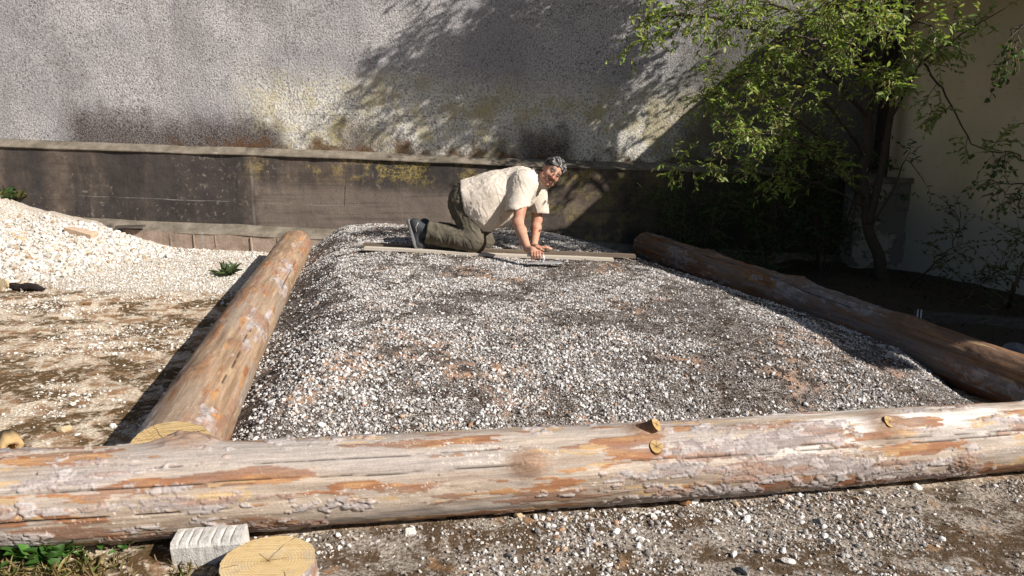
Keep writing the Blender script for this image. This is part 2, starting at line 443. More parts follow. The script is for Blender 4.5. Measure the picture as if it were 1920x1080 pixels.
def concrete(name, a, b_, dark, lich=0.0, streaks=1.0, panels=False):
    m = Mat(name, 0.92, 0.12)
    P = m.pos(); X, Y, Z = m.sep(P)
    n1 = m.noise(P, 1.1, 5, .6); n2 = m.noise(P, 7, 6, .65); n3 = m.noise(P, 60, 4, .7)
    st = m.noise(m.map(P, (1, 1, .10)), 3.2, 5, .62)
    c = m.mix(m.rng(n2, .3, .7), a, b_)
    c = m.mix(m.mul(m.rng(st, .46, .66), m.rng(n1, .38, .60), .9 * streaks), c, dark)
    c = m.mix(m.mul(m.rng(m.noise(m.map(P, (1, 1, .05)), 9, 3, .5), .66, .74), .5 * streaks), c, (.36, .33, .30))
    if panels:                                                           # soot-dark bands where rain runs off the ledge
        pn = m.noise(m.map(P, (1, 1, .16)), 1.15, 5, .62)
        pk = m.math('ADD', pn, m.mul(m.rng(X, -4.9, -4.1), m.rng(X, -2.4, -2.8), .16))
        c = m.mix(m.mul(m.rng(pk, .44, .62), .86), c, m.mix(n2, (.020, .019, .021), (.060, .053, .050)))
        c = m.mix(m.mul(m.rng(m.noise(P, 16, 4, .7), .56, .66), m.rng(n1, .45, .6), .7), c, (.24, .20, .165))
    c = m.mix(m.mul(m.rng(n3, .58, .68), .5), c, tuple(x * .35 for x in a))
    c = m.mix(m.mul(m.rng(m.vor(P, 24), .20, .10), m.rng(m.noise(P, 4, 3), .5, .62), .75), c, (.05, .04, .035))
    if lich:
        zl = m.math('ADD', Z, m.math('MULTIPLY', X, 0.037))
        yl = m.mul(m.rng(zl, .72, .98), m.rng(X, -3.1, -2.7), m.rng(X, 1.9, 1.2), m.rng(m.noise(P, 3.5, 5, .7), .49, .62), m.rng(m.noise(P, 46, 4, .7), .42, .58))
        c = m.mix(m.mul(yl, lich, .85), c, m.mix(n2, (.22, .165, .05), (.42, .32, .09)))
        yl2 = m.mul(m.rng(X, -.2, .6), m.rng(m.noise(P, 5, 5, .7), .48, .62))
        c = m.mix(m.mul(yl2, .55), c, (.27, .22, .09))
        wl = m.math('ABSOLUTE', m.math('SUBTRACT', m.math('ADD', zl, m.math('MULTIPLY', m.noise(P, 2.2, 4), .05)), .585))
        c = m.mix(m.mul(m.rng(wl, .007, .000), m.rng(m.noise(P, 2.2, 5, .75), .44, .62), m.rng(X, -1.2, -1.6), .65), c, (.40, .385, .38))
        sm = m.mul(m.rng(m.math('ADD', zl, m.math('MULTIPLY', n2, .25)), .95, .80), m.rng(m.math('ADD', X, m.math('MULTIPLY', n2, .5)), -2.75, -2.5), m.rng(X, .3, -.4), .66)
        c = m.mix(sm, c, m.mix(n2, (.155, .12, .096), (.25, .20, .16)))
        c = m.mix(m.mul(m.rng(m.math('ADD', X, m.math('MULTIPLY', m.noise(P, 2.0, 5, .65), 1.6)), 1.6, 2.7), .75), c, m.mix(n2, (.020, .020, .014), (.055, .052, .034)))  # corner shade painted into the right end, tinted mossy green
    if panels:
        pit = m.mul(m.rng(m.vor(P, 30), .24, .10), m.rng(m.noise(P, 5, 3), .47, .58))
        c = m.mix(m.mul(pit, .8), c, (.035, .028, .024))
        jt = m.math('ABSOLUTE', m.math('SUBTRACT', m.math('FRACT', m.math('ADD', m.math('MULTIPLY', X, .83), m.math('MULTIPLY', m.noise(P, 2.5, 4), .10))), .5))
        c = m.mix(m.mul(m.rng(jt, .006, .001), m.rng(m.noise(P, 3, 3), .46, .56), .75), c, (.030, .025, .022))
        c = m.mix(m.mul(m.rng(m.noise(m.map(P, (.25, 1, 6)), 3, 4, .6), .52, .64), .35), c, (.05, .042, .036))
    m.col(c); b = m.bump(n3, 0.55, 0.006); m.bump(n2, 0.5, 0.02, b)
    return m.m
M_LEDGE = concrete('ledge concrete', (.13, .107, .08), (.235, .20, .155), (.055, .044, .034), 0, 1.0)
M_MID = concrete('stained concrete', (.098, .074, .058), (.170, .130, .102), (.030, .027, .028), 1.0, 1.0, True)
M_FOOT = concrete('board-marked concrete', (.24, .175, .135), (.36, .275, .215), (.09, .07, .06), 0, 1.0)
wall_strip('upper_ledge', [(8.52, 1.156, -.037), (8.475, 1.150, -.037), (8.36, 1.088, -.037), (8.355, 1.070, -.037), (8.40, 1.066, -.037)], WX0, WX1, 0.03, M_LEDGE, wall, 0.02, 50, 0.03)
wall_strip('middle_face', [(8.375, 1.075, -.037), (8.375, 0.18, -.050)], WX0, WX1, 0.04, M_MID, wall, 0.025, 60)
wall_strip('lower_ledge', [(8.39, 0.262, -.050), (8.36, 0.258, -.050), (8.20, 0.185, -.050), (8.185, 0.165, -.050)], WX0, WX1, 0.03, M_LEDGE, wall, 0.022, 70, 0.04)
wall_strip('footing_face', [(8.19, 0.172, -.050), (8.19, -0.6, -.050)], WX0, WX1, 0.04, M_FOOT, wall, 0.03, 80)
for k, px in enumerate((318, 362, 403, 520, 470)):      # board joints and drips cast into the footing
    p = at(px, 445, 8.17); h = 0.10 + 0.08 * RNG.random()
    MB().box((p[0], 8.186, 0.155 - .05 * p[0] - h / 2), (0.006 + .012 * RNG.random(), 0.010, h), jit=0.004, seed=k).build('cast_ridge', M_FOOT, wall)

# ------------------------------------------------------------------ house on the right
HC = np.array([4.16, 8.36]); HD = np.array([0.344, -0.939]); HN = np.array([-0.939, -0.344])    # corner, along the facade, outward
def hp(t, o, z): q = HC + HD * t + HN * o; return (q[0], q[1], z)
house = empty('house', hp(0, 0, -0.2), 'beige plastered house with dark eaves in shade at the right edge', 'house')
m = Mat('beige plaster', 0.93, 0.1)
P = m.pos(); n1 = m.noise(P, 1.5, 5); n2 = m.noise(P, 40, 5, .7); n3 = m.noise(m.map(P, (1, 1, 3)), 12, 4)
Zs = m.sep(P)[2]
c = m.mix(m.rng(n1, .3, .7), (.56, .47, .30), (.66, .56, .375))
c = m.mix(m.mul(m.rng(n3, .60, .72), .5), c, (.32, .27, .19))
c = m.mix(m.rng(m.math('ADD', Zs, m.math('MULTIPLY', n1, .5)), 1.25, .75), c, (.37, .35, .30))
m.col(c); m.bump(n2, .5, .012)
M_PLASTER = m.m
# facade sheet with its thickness, 7 m long, and the rest of the shell
def prism(mb, pts, z0, z1):
    n = len(pts)
    V = [(p[0], p[1], z0) for p in pts] + [(p[0], p[1], z1) for p in pts]
    F = [tuple(range(n))[::-1], tuple(range(n, 2 * n))] + [(i, (i + 1) % n, n + (i + 1) % n, n + i) for i in range(n)]
    return mb.add(V, F)
def q(t, o): p = HC + HD * t + HN * o; return (p[0], p[1])
HL = 6.1
ht, hz = np.arange(0, HL + .01, .05), np.arange(-.7, 3.3, .05)
HT, HZ = np.meshgrid(ht, hz, indexing='ij')
off = 0.014 * (fbm(HT * 3, HZ * 3, seed=90) - .5) + .006 * (fbm(HT * 15, HZ * 15, seed=91) - .5)
V = np.stack([HC[0] + HD[0] * HT + HN[0] * off, HC[1] + HD[1] * HT + HN[1] * off, HZ], -1).reshape(-1, 3)
link('facade', mesh('facade', V, gridfaces(len(ht), len(hz))), M_PLASTER, house, True)
prism(MB(), [q(0, -.02), q(HL, -.02), q(HL, -5), q(0, -5)], -.7, 3.25).build('wall_block', M_PLASTER, house)
M_EAVE = plain('dark eave timber', (.026, .019, .015), .8)
M_TILE = plain('brown roof tile', (.10, .055, .04), .85)
M_ZINC = plain('weathered zinc', (.16, .165, .175), .45, .2, 8, .1, .5)
EV = 0.62; ZE = 2.86
mb = MB()
a = [hp(-.0, EV, ZE + .03), hp(HL + .35, EV, ZE + .03), hp(HL + .35, -2.5, ZE + 1.75), hp(-.0, -2.5, ZE + 1.75)]
mb.add(a + [(x, y, zz + .10) for x, y, zz in a], [(0, 1, 2, 3), (7, 6, 5, 4), (0, 4, 5, 1), (1, 5, 6, 2), (2, 6, 7, 3), (3, 7, 4, 0)])
roof = mb.build('roof', M_TILE, house)
prism(MB(), [q(0.0, EV - .02), q(HL + .3, EV - .02), q(HL + .3, 0.01), q(0.0, 0.01)], ZE - .02, ZE + .015).build('soffit', M_EAVE, house)
prism(MB(), [q(0.0, EV + .012), q(HL + .3, EV + .012), q(HL + .3, EV - .018), q(0.0, EV - .018)], ZE - .06, ZE + .10).build('fascia_board', M_EAVE, house)
mb = MB()
for i in range(9):                                                       # half-round gutter
    pass
ga = np.linspace(math.pi, 2 * math.pi, 9)
V, F = [], []
for t in (0.02, HL + .3):
    for an in ga: V.append(hp(t, EV + .075 + .06 * math.cos(an), ZE + .06 + .06 * math.sin(an)))
    for an in ga[::-1]: V.append(hp(t, EV + .075 + .055 * math.cos(an), ZE + .06 + .055 * math.sin(an)))
n = 18
F = [(i, (i + 1) % n, n + (i + 1) % n, n + i) for i in range(n)] + [tuple(range(n)), tuple(range(n, 2 * n))[::-1]]
mb.add(V, F).build('gutter', M_ZINC, house)
MB().tube([hp(.10, EV + .07, ZE), hp(.10, EV - .15, ZE - .20), hp(.10, .09, ZE - .45), hp(.10, .07, ZE - .7)], .04, 10).build('downpipe_bend', M_ZINC, house, True)
# dark corner post on a rough rendered plinth
p0 = at(1655, 325, 8.22); p1 = at(1664, 90, 8.22)
MB().box(((p0[0] + p1[0]) / 2, 8.22, (p0[2] + p1[2]) / 2 + .3), (.10, .14, p1[2] - p0[2] + .6)).build('corner_post', M_EAVE, house, False, .006)
m = Mat('crumbling grey render', .95, .1)
P = m.pos(); n1 = m.noise(P, 4, 5, .65); n2 = m.noise(P, 45, 4, .7)
m.col(m.mix(m.rng(n1, .47, .53), (.15, .135, .115), (.28, .255, .22))); b = m.bump(m.rng(n1, .47, .53), .8, .02); m.bump(n2, .5, .008, b)
M_RENDER = m.m
pa, pb = at(1600, 440, 8.05), at(1692, 440, 8.05)
xs, zs = np.arange(pa[0], pb[0] + .2, .02), np.arange(-.6, .915, .02)
PX, PZ = np.meshgrid(xs, zs, indexing='ij')
PY = 8.05 + .02 * (fbm(PX * 6, PZ * 6, seed=95) - .5) + .03 * sstep(.47, .53, fbm(PX * 4, PZ * 4, seed=96))
link('plinth_face', mesh('plinth_face', np.stack([PX, PY, PZ], -1).reshape(-1, 3), gridfaces(len(xs), len(zs))[:, ::-1].copy()), M_RENDER, house, True)
MB().box(((xs[0] + xs[-1]) / 2, 8.22, .15), (xs[-1] - xs[0], .30, 1.5)).build('plinth', M_RENDER, house, False, .01)
MB().box(((xs[0] + xs[-1]) / 2 - .01, 8.20, .925), (xs[-1] - xs[0] + .06, .36, .05), jit=.006).build('plinth_cap', M_LEDGE, house, False, .008)

# ------------------------------------------------------------------ logs
m = Mat('peeled pine', 0.75, 0.25)
U = m.uv(); P = m.pos()
n1 = m.noise(m.map(U, (3, 60, 1)), 1.0, 6, .7); n2 = m.noise(m.map(U, (14, 160, 1)), 1.0, 4, .7); n3 = m.noise(P, 130, 4, .7)
c = m.attr('col')
c = m.mix(1.0, c, m.ramp(n1, [(.25, .62), (.75, 1.28)]), 'MULTIPLY')
c = m.mix(.8, c, m.ramp(n2, [(.25, .75), (.7, 1.15)]), 'MULTIPLY')
c = m.mix(.7, c, m.ramp(n3, [(.25, .7), (.7, 1.2)]), 'MULTIPLY')
m.col(c)
b = m.bump(n1, .35, .005); b = m.bump(n2, .35, .003, b); m.bump(n3, .35, .003, b)
M_LOG = m.m

def end_grain(name, base, dark, ring=105):
    m = Mat(name, .8, .15)
    U = m.uv(); x, y, _ = m.sep(U)
    w = m.noise(U, 6, 3)
    r = m.math('SQRT', m.math('ADD', m.math('MULTIPLY', x, x), m.math('MULTIPLY', y, y)))
    rr = m.math('ADD', r, m.math('MULTIPLY', w, .035))
    rings = m.math('SINE', m.math('MULTIPLY', rr, ring * 6.28))
    saw = m.noise(m.map(U, (10, 120, 1), rot=(0, 0, .5)), 1, 4, .6)
    c = m.mix(m.mul(m.rng(rings, -.4, 1, 0, .60), m.rng(m.noise(U, 20, 3), .2, .6)), base, dark)
    c = m.mix(m.mul(m.rng(m.noise(U, 9, 4), .5, .7), .35), c, (.72, .58, .36))
    c = m.mix(m.mul(m.rng(saw, .5, .7), .5), c, dark)
    c = m.mix(m.mul(m.rng(r, .035, .0), .8), c, dark)
    # drying checks that start at the heart
    an = m.math('ARCTAN2', y, x)
    av = m.noise(m.math('ADD', an, 0.0), 1.0, 0)
    chk = m.math('ABSOLUTE', m.math('SINE', m.math('ADD', m.math('MULTIPLY', an, 3.0), m.math('MULTIPLY', m.noise(U, 14, 2), 1.6))))
    thin = m.math('LESS_THAN', m.math('MULTIPLY', chk, r), m.math('MULTIPLY', m.rng(m.noise(m.map(U, (1, 1, 1), (3, 1, 0)), 9, 1), .40, .48), .0042))
    c = m.mix(m.mul(m.rng(m.noise(U, 12, 5, .7), .50, .68), .55), c, (.36, .31, .25))
    c = m.mix(m.mul(thin, .9), c, (.09, .055, .025))
    rad = m.noise(m.map(U, (6, 6, 1)), 5, 5, .7)
    c = m.mix(m.mul(m.rng(rad, .52, .66), .45), c, (.36, .22, .09))
    m.col(c); m.bump(saw, .6, .006)
    return m.m
M_END = end_grain('fresh sawn pine', (.61, .445, .225), (.42, .27, .115))
M_STUBEND = end_grain('knot cut', (.46, .31, .12), (.30, .18, .07), 300)
M_KNOT = plain('knot bark', (.16, .085, .05), .85, .4, 60, .6)

class Log:
    def __init__(s, A, B, ra, rb, nu, nv, seed, kind, bend=0.0, cutA=(0, 0), cutB=(0, 0), knots=(), cracks=()):
        s.A, s.B = np.asarray(A, float), np.asarray(B, float)
        s.L = np.linalg.norm(s.B - s.A); s.d = (s.B - s.A) / s.L
        s.e1 = np.cross(s.d, [0, 0, 1]); s.e1 /= np.linalg.norm(s.e1); s.e2 = np.cross(s.e1, s.d)
        s.ra, s.rb, s.nu, s.nv, s.seed, s.kind = ra, rb, nu, nv, seed, kind
        s.bend, s.cutA, s.cutB, s.knots, s.cracks = bend, cutA, cutB, list(knots), list(cracks)
    def r(s, u): return s.ra + (s.rb - s.ra) * u / s.L
    def hit(s, px, py):
        """(u, theta) where the sight line through a photo point meets the log"""
        o = np.array([0, 0, CAM_H]); x, w = (px - 960) / FPX, (540 - py) / FPX
        d = np.array([x, CP + w * SP, w * CP - SP]); d /= np.linalg.norm(d)
        best = None
        for t in np.arange(1.5, 10, .004):
            p = o + d * t; q = p - s.A; u = q @ s.d
            rr = q - u * s.d
            dist = np.linalg.norm(rr) - s.r(u)
            if best is None or dist < best[0]: best = (dist, u, math.atan2(rr @ s.e2, rr @ s.e1))
            if dist < 0: break
        return best[1], best[2]
    def axis(s, u):
        t = np.asarray(u) / s.L
        sag = s.bend * np.sin(np.pi * t)
        w = .012 * (fbm(np.asarray(u) * .9, 0 * t, seed=s.seed + 70) - .5)
        return s.A + np.multiply.outer(u, s.d) + np.multiply.outer(sag + w, s.e1) + np.multiply.outer(w, s.e2)
    def point(s, u, th, dr=0.0):
        return s.axis(np.array([u]))[0] + (s.r(u) + dr) * (math.cos(th) * s.e1 + math.sin(th) * s.e2)
    def build(s, root, barky=1.0):
        u = np.linspace(0, s.L, s.nu); th = np.linspace(0, 2 * np.pi, s.nv, endpoint=False)
        Uu, T = np.meshgrid(u, th, indexing='ij')
        cx, sx = np.cos(T), np.sin(T)
        R0 = s.ra + (s.rb - s.ra) * Uu / s.L
        sd = s.seed
        N = lambda fu, ft, k, octs=4: fbm(Uu * fu, cx * ft * .16 + 50, sx * ft * .16 + 50, seed=sd + k, octs=octs)
        R = R0 * (1 + .12 * (N(1.0, 3, 1) - .5) + .07 * (N(3.0, 8, 2) - .5)) + .006 * (N(9, 22, 3) - .5)
        grain = N(2.0, 45, 4); tone = N(1.3, 7, 5); fine = N(20, 70, 6, 3)
        K = s.kind
        base = K['base'][0] + (np.asarray(K['base'][1]) - K['base'][0]) * sstep(.3, .7, grain)[..., None]
        base = base + (np.asarray(K['base'][2]) - base) * (sstep(.42, .68, tone) * .8)[..., None]
        col = base
        if 'pale' in K:
            pm = sstep(K['pale'][0], K['pale'][1], Uu + .9 * (N(2, 9, 30) - .5)) * sstep(.1, .6, sx) * sstep(.35, .6, N(2.5, 14, 31))
            col = col + (np.array([.72, .67, .62]) - col) * (pm * .85)[..., None]
        # thin inner bark, rust coloured, in ragged patches drawn out along the grain
        ib = N(3.0, 22, 7, 5) + .10 * (fine - .5)
        lo = K['inner']
        im = sstep(lo, lo + .025, ib)
        ic = np.array([.26, .105, .042]) + (np.array([.38, .195, .080]) - np.array([.26, .105, .042])) * sstep(.45, .62, N(7, 40, 8))[..., None]
        ic = ic + (np.array([.24, .15, .11]) - ic) * (sstep(.4, .6, N(4, 20, 18)) * .75)[..., None]
        ic = ic * K.get('inner_tint', 1.0)
        col = col + (ic - col) * (im * .9)[..., None]
        R = R + .0015 * im
        # fresh yellow scrapes
        yw = sstep(K['scrape'], K['scrape'] + .02, N(4.5, 26, 9, 4))
        col = col + (np.array([.47, .315, .160]) - col) * (yw * .75)[..., None]
        # outer bark left as flakes
        per = max(6, int(round(2 * np.pi * .16 * 30)))
        wu = Uu * 13 + 1.6 * (N(8, 26, 10) - .5); wt = T / (2 * np.pi) * per + 1.4 * (N(10, 26, 11) - .5)
        wt, wu = wt + .9 * (N(26, 60, 41, 3) - .5), wu * 1.6 + 1.3 * (N(22, 50, 42, 3) - .5)
        f1, f2, cid = worley(wt, wu, sd + 12, per)
        field = N(1.8, 10, 13, 5) + .13 * (cid - .5) + .06 * (fine - .5)
        bm = (field > K['bark']).astype(float)
        edge = sstep(.02, .14, f2 - f1)
        f1b, f2b, cidb = worley(wt * 2.2, wu * 2.2, sd + 14, None)
        bc = np.array([.25, .20, .18]) + (np.array([.44, .385, .36]) - np.array([.25, .20, .18])) * cid[..., None]
        bc = bc + (np.array([.30, .17, .11]) - bc) * (sstep(.45, .7, N(6, 30, 15)) * .7)[..., None]
        bc = bc * (.72 + .28 * edge)[..., None]
        bc = bc * K.get('bark_tint', 1.0)
        col = col + (bc - col) * bm[..., None]
        R = R + bm * edge * (.0016 + .0046 * cid ** 2) * barky + bm * .0012 * (cidb - .5)
        # pale feeding galleries of beetles under the bark
        if K.get('gallery', 0):
            g1, g2, _ = worley(wt * .9 + .8 * (fine - .5), wu * .55, sd + 20, None)
            gm = sstep(.035, .012, g2 - g1) * sstep(.52, .60, N(2, 10, 21)) * (1 - bm)
            col = col + (np.array([.66, .58, .50]) - col) * (gm * K['gallery'])[..., None]
        # long drying cracks
        for (u0, u1, th0, amp, wid) in s.cracks:
            tc = th0 + amp * (fbm(u * 1.1, 0 * u, seed=sd + int(th0 * 100) % 97, octs=5) - .5) * 2
            tc = tc + .03 * (fbm(u * 9, 0 * u, seed=sd + 33) - .5)
            dd = np.abs((T - tc[:, None] + np.pi) % (2 * np.pi) - np.pi) * R0
            w_ = wid * sstep(u0, u0 + .15, u) * sstep(u1, u1 - .15, u) * (.35 + 1.1 * fbm(u * 5, 0 * u, seed=sd + 34))
            cm = sstep(1.0, .35, dd / np.maximum(w_, 1e-5)[:, None])
            col = col * (1 - .9 * cm)[..., None]; R = R - .010 * cm
        for (ku, kt, rad, hgt) in s.knots:
            dt = ((T - kt + np.pi) % (2 * np.pi) - np.pi) * R0
            q = np.hypot((Uu - ku) / 1.35, dt) / rad
            bmp = np.exp(-q ** 2 * 1.4)
            R = R + hgt * bmp * (1 + .9 * (N(14, 50, 51, 3) - .5))
            sw = sstep(1.5, .5, q)
            kc = np.array([.30, .17, .10]) * (.70 + .28 * np.sin(q * 9 + 9 * N(9, 40, 52, 3)) ** 2 + .3 * (fine - .5))[..., None]
            col = col + (kc * K.get('bark_tint', 1.0) - col) * (sw * .75)[..., None]
        ax = s.axis(u)
        taper = np.ones_like(Uu)
        for cut, end in ((s.cutA, 0), (s.cutB, 1)):
            pass
        # oblique saw cuts: slide end rings along the axis
        wA = np.clip(1 - Uu / .35, 0, 1); wB = np.clip(1 - (s.L - Uu) / .35, 0, 1)
        sl = wA * (s.cutA[0] * cx + s.cutA[1] * sx) * R0 + wB * (s.cutB[0] * cx + s.cutB[1] * sx) * R0
        V = ax[:, None, :] + R[..., None] * (cx[..., None] * s.e1 + sx[..., None] * s.e2) + sl[..., None] * s.d
        uv = np.stack([Uu, T * .16 + 0 * Uu], -1).reshape(-1, 2)
        V_ = V.reshape(-1, 3)
        me = mesh('trunk', V_, gridfaces(s.nu, s.nv, True)[:, ::-1].copy(), {'col': np.clip(col, 0, 1).reshape(-1, 3)}, uv)
        o = link('trunk', me, M_LOG, root, True)
        for k, ring, flip in ((0, V[0], 1), (1, V[-1], 0)):
            c = ring.mean(0); nr = 14
            VV = [c]; UV = [(0, 0)]
            for i in range(1, nr + 1):
                f = i / nr
                for j in range(s.nv):
                    VV.append(c + (ring[j] - c) * f * (0.9995 if i == nr else 1)); w = (ring[j] - c) * f
                    UV.append((w @ s.e1, w @ s.e2))
            F = [(0, 1 + j, 1 + (j + 1) % s.nv) for j in range(s.nv)]
            for i in range(nr - 1):
                for j in range(s.nv):
                    a = 1 + i * s.nv + j; b = 1 + i * s.nv + (j + 1) % s.nv
                    F.append((a, a + s.nv, b + s.nv, b))
            if flip: F = [f[::-1] for f in F]
            link('sawn_end', mesh('sawn_end', np.array(VV), F, None, np.array(UV)), M_END, root)
        s.obj = o
        return o
    def stub(s, root, u, th, rad, ln, lean=(0, 0)):
        """a sawn-off branch stub"""
        nrm = math.cos(th) * s.e1 + math.sin(th) * s.e2
        tn = -math.sin(th) * s.e1 + math.cos(th) * s.e2
        dr = nrm + lean[0] * s.d + lean[1] * tn; dr /= np.linalg.norm(dr)
        p = s.point(u, th)
        n = 20
        a = np.cross(dr, [0.3, .2, 1.0]); a /= np.linalg.norm(a); b = np.cross(dr, a)
        V, uvs = [], []
        for k, (h, f) in enumerate(((-.05, 1.5), (-.01, 1.25), (ln * .4, 1.06), (ln, 1.0))):
            for j in range(n):
                an = 2 * math.pi * j / n; q_ = rad * f * (1 + .06 * math.sin(3 * an + u))
                V.append(p + dr * h + (a * math.cos(an) + b * math.sin(an)) * q_)
        F = [(i * n + j, i * n + (j + 1) % n, (i + 1) * n + (j + 1) % n, (i + 1) * n + j) for i in range(3) for j in range(n)]
        st = link('branch_stub', mesh('branch_stub', np.array(V), F), M_KNOT, root, True)
        ring = np.array(V[-n:]); c = ring.mean(0)
        VV = [c + dr * .001] + list(ring + dr * .001); UV = [(0, 0)] + [((v - c) @ a, (v - c) @ b) for v in ring]
        cf = link('cut_face', mesh('cut_face', np.array(VV), [(0, 1 + j, 1 + (j + 1) % n) for j in range(n)], None, np.array(UV)), M_STUBEND)
        cf.parent = st

A_ = np.array
FRONT = dict(base=(A_([.30, .228, .172]), A_([.44, .355, .28]), A_([.36, .315, .285])), inner=.532, scrape=.695, bark=.556, gallery=.75, pale=(2.9, 4.1))
LEFT = dict(base=(A_([.235, .150, .092]), A_([.37, .255, .165]), A_([.31, .245, .19])), inner=.59, scrape=.76, bark=.65, gallery=.2, inner_tint=1.1)
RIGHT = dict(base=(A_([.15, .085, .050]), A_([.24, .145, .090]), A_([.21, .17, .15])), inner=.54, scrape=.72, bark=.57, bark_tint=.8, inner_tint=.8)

fd = (FB - FA) / np.linalg.norm(FB - FA)
fl = Log(FA - fd * .75, FB + fd * .95, .158, .160, 1500, 210, 101, FRONT, .03)
k1, k2, k3, k4, k5 = fl.hit(1205, 800), fl.hit(1655, 790), fl.hit(988, 862), fl.hit(350, 826), fl.hit(1225, 831)
fl.knots = [(*k1, .06, .016), (*k2, .075, .020), (*k3, .055, .016), (*k4, .085, .040), (fl.hit(1800, 860)[0], fl.hit(1800, 860)[1], .05, .010)]
c1, c2, c3 = fl.hit(300, 905), fl.hit(1500, 840), fl.hit(200, 965)
fl.cracks = [(.2, 2.7, c1[1], .10, .0030), (2.9, 5.6, c2[1], .10, .0026), (0, 1.7, c3[1], .05, .002), (1.3, 2.6, fl.hit(700, 850)[1], .08, .0025), (3.6, 5.8, fl.hit(1800, 810)[1], .06, .002)]
fr = empty('front_log', FA, 'long pale peeling pine log with knots and cracks lying across the foreground', 'log', 'logs framing the gravel bed')
fl.build(fr)
fl.stub(fr, k1[0], k1[1], .026, .055, (.75, -.55))
fl.stub(fr, k2[0], k2[1], .026, .022, (.15, -.2))
fl.stub(fr, k3[0], k3[1], .013, .012, (.1, -.3))
fl.stub(fr, k5[0], k5[1], .026, .004)

ll = Log(LA, LB, .163, .163, 900, 130, 202, LEFT, -.02, (.12, -.25), (0, .15))
a1 = ll.hit(445, 642); a2 = ll.hit(360, 700)
ll.knots = [(*a1, .05, .008), (*a2, .09, .016), (*ll.hit(470, 545), .10, .014), (*ll.hit(500, 600), .07, .010)]
ll.cracks = [(2.6, 3.9, ll.hit(545, 520)[1], .10, .005), (.3, 1.6, ll.hit(420, 720)[1], .2, .003)]
lr = empty('left_log', LA, 'smooth tan peeled log with a yellow sawn end along the left of the bed', 'log', 'logs framing the gravel bed')
ll.build(lr, .6)

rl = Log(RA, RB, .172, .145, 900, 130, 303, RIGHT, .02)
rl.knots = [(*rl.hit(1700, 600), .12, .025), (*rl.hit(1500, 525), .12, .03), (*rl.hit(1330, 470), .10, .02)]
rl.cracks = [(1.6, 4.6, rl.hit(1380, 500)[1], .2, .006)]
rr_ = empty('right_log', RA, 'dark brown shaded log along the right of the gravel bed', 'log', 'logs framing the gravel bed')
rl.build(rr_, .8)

# ------------------------------------------------------------------ loose stones (countless: one object per spread)
import bmesh
def stone_mesh(name, seed, sub=2, flat=.75, cuts=7):
    r = random.Random(seed)
    bm = bmesh.new()
    bmesh.ops.create_icosphere(bm, subdivisions=sub, radius=1.0)
    planes = []
    for _ in range(cuts):
        d = Vector((r.gauss(0, 1), r.gauss(0, 1), r.gauss(0, 1))).normalized(); planes.append((d, r.uniform(.45, .8)))
    s = Vector((1.0, r.uniform(.6, .9), r.uniform(.45, .7) * flat / .75))
    for v in bm.verts:
        for d, h in planes:
            k = v.co.dot(d) - h
            if k > 0: v.co -= d * k
        v.co += Vector((r.uniform(-.03, .03), r.uniform(-.03, .03), r.uniform(-.03, .03)))
        v.co = Vector((v.co.x * s.x, v.co.y * s.y, v.co.z * s.z))
    me = bpy.data.meshes.new(name); bm.to_mesh(me); bm.free()
    return me

def stone_mat(name, stops, rough=.9, scale=40):
    m = Mat(name, rough, .15)
    n = m.noise(m.obj(), 2.2, 4, .65)
    c = m.ramp(m.rnd(), stops)
    c = m.mix(.7, c, m.ramp(n, [(.3, .72), (.7, 1.12)]), 'MULTIPLY')
    m.col(c); m.bump(n, .3, .15)
    return m.m
M_LIME = stone_mat('white limestone', [(0, (.40, .355, .30)), (.30, (.56, .525, .475)), (.75, (.72, .685, .635)), (.92, (.48, .38, .27)), (1, (.30, .19, .11))])
M_CHIP = stone_mat('grey white chippings', [(0, (.15, .130, .115)), (.28, (.35, .322, .298)), (.62, (.60, .572, .545)), (.9, (.77, .745, .715)), (.97, (.48, .33, .22)), (1, (.36, .20, .12))])
M_CRUMB = stone_mat('dark humus crumbs', [(0, (.016, .012, .009)), (.6, (.045, .032, .024)), (.9, (.085, .06, .045)), (1, (.13, .08, .05))], .95)
M_GRIT = stone_mat('mixed path grit', [(0, (.10, .08, .065)), (.3, (.26, .225, .19)), (.7, (.48, .44, .39)), (.92, (.66, .62, .57)), (1, (.32, .17, .09))])

def protos(key, mat, n=6, sub=2):
    c = bpy.data.collections.new(key)
    for i in range(n):
        me = stone_mesh(key, hash_seed(key) + i, sub); me.materials.append(mat)
        c.objects.link(bpy.data.objects.new(key, me))
    return c
def hash_seed(k): return sum(ord(ch) * 31 for ch in k)

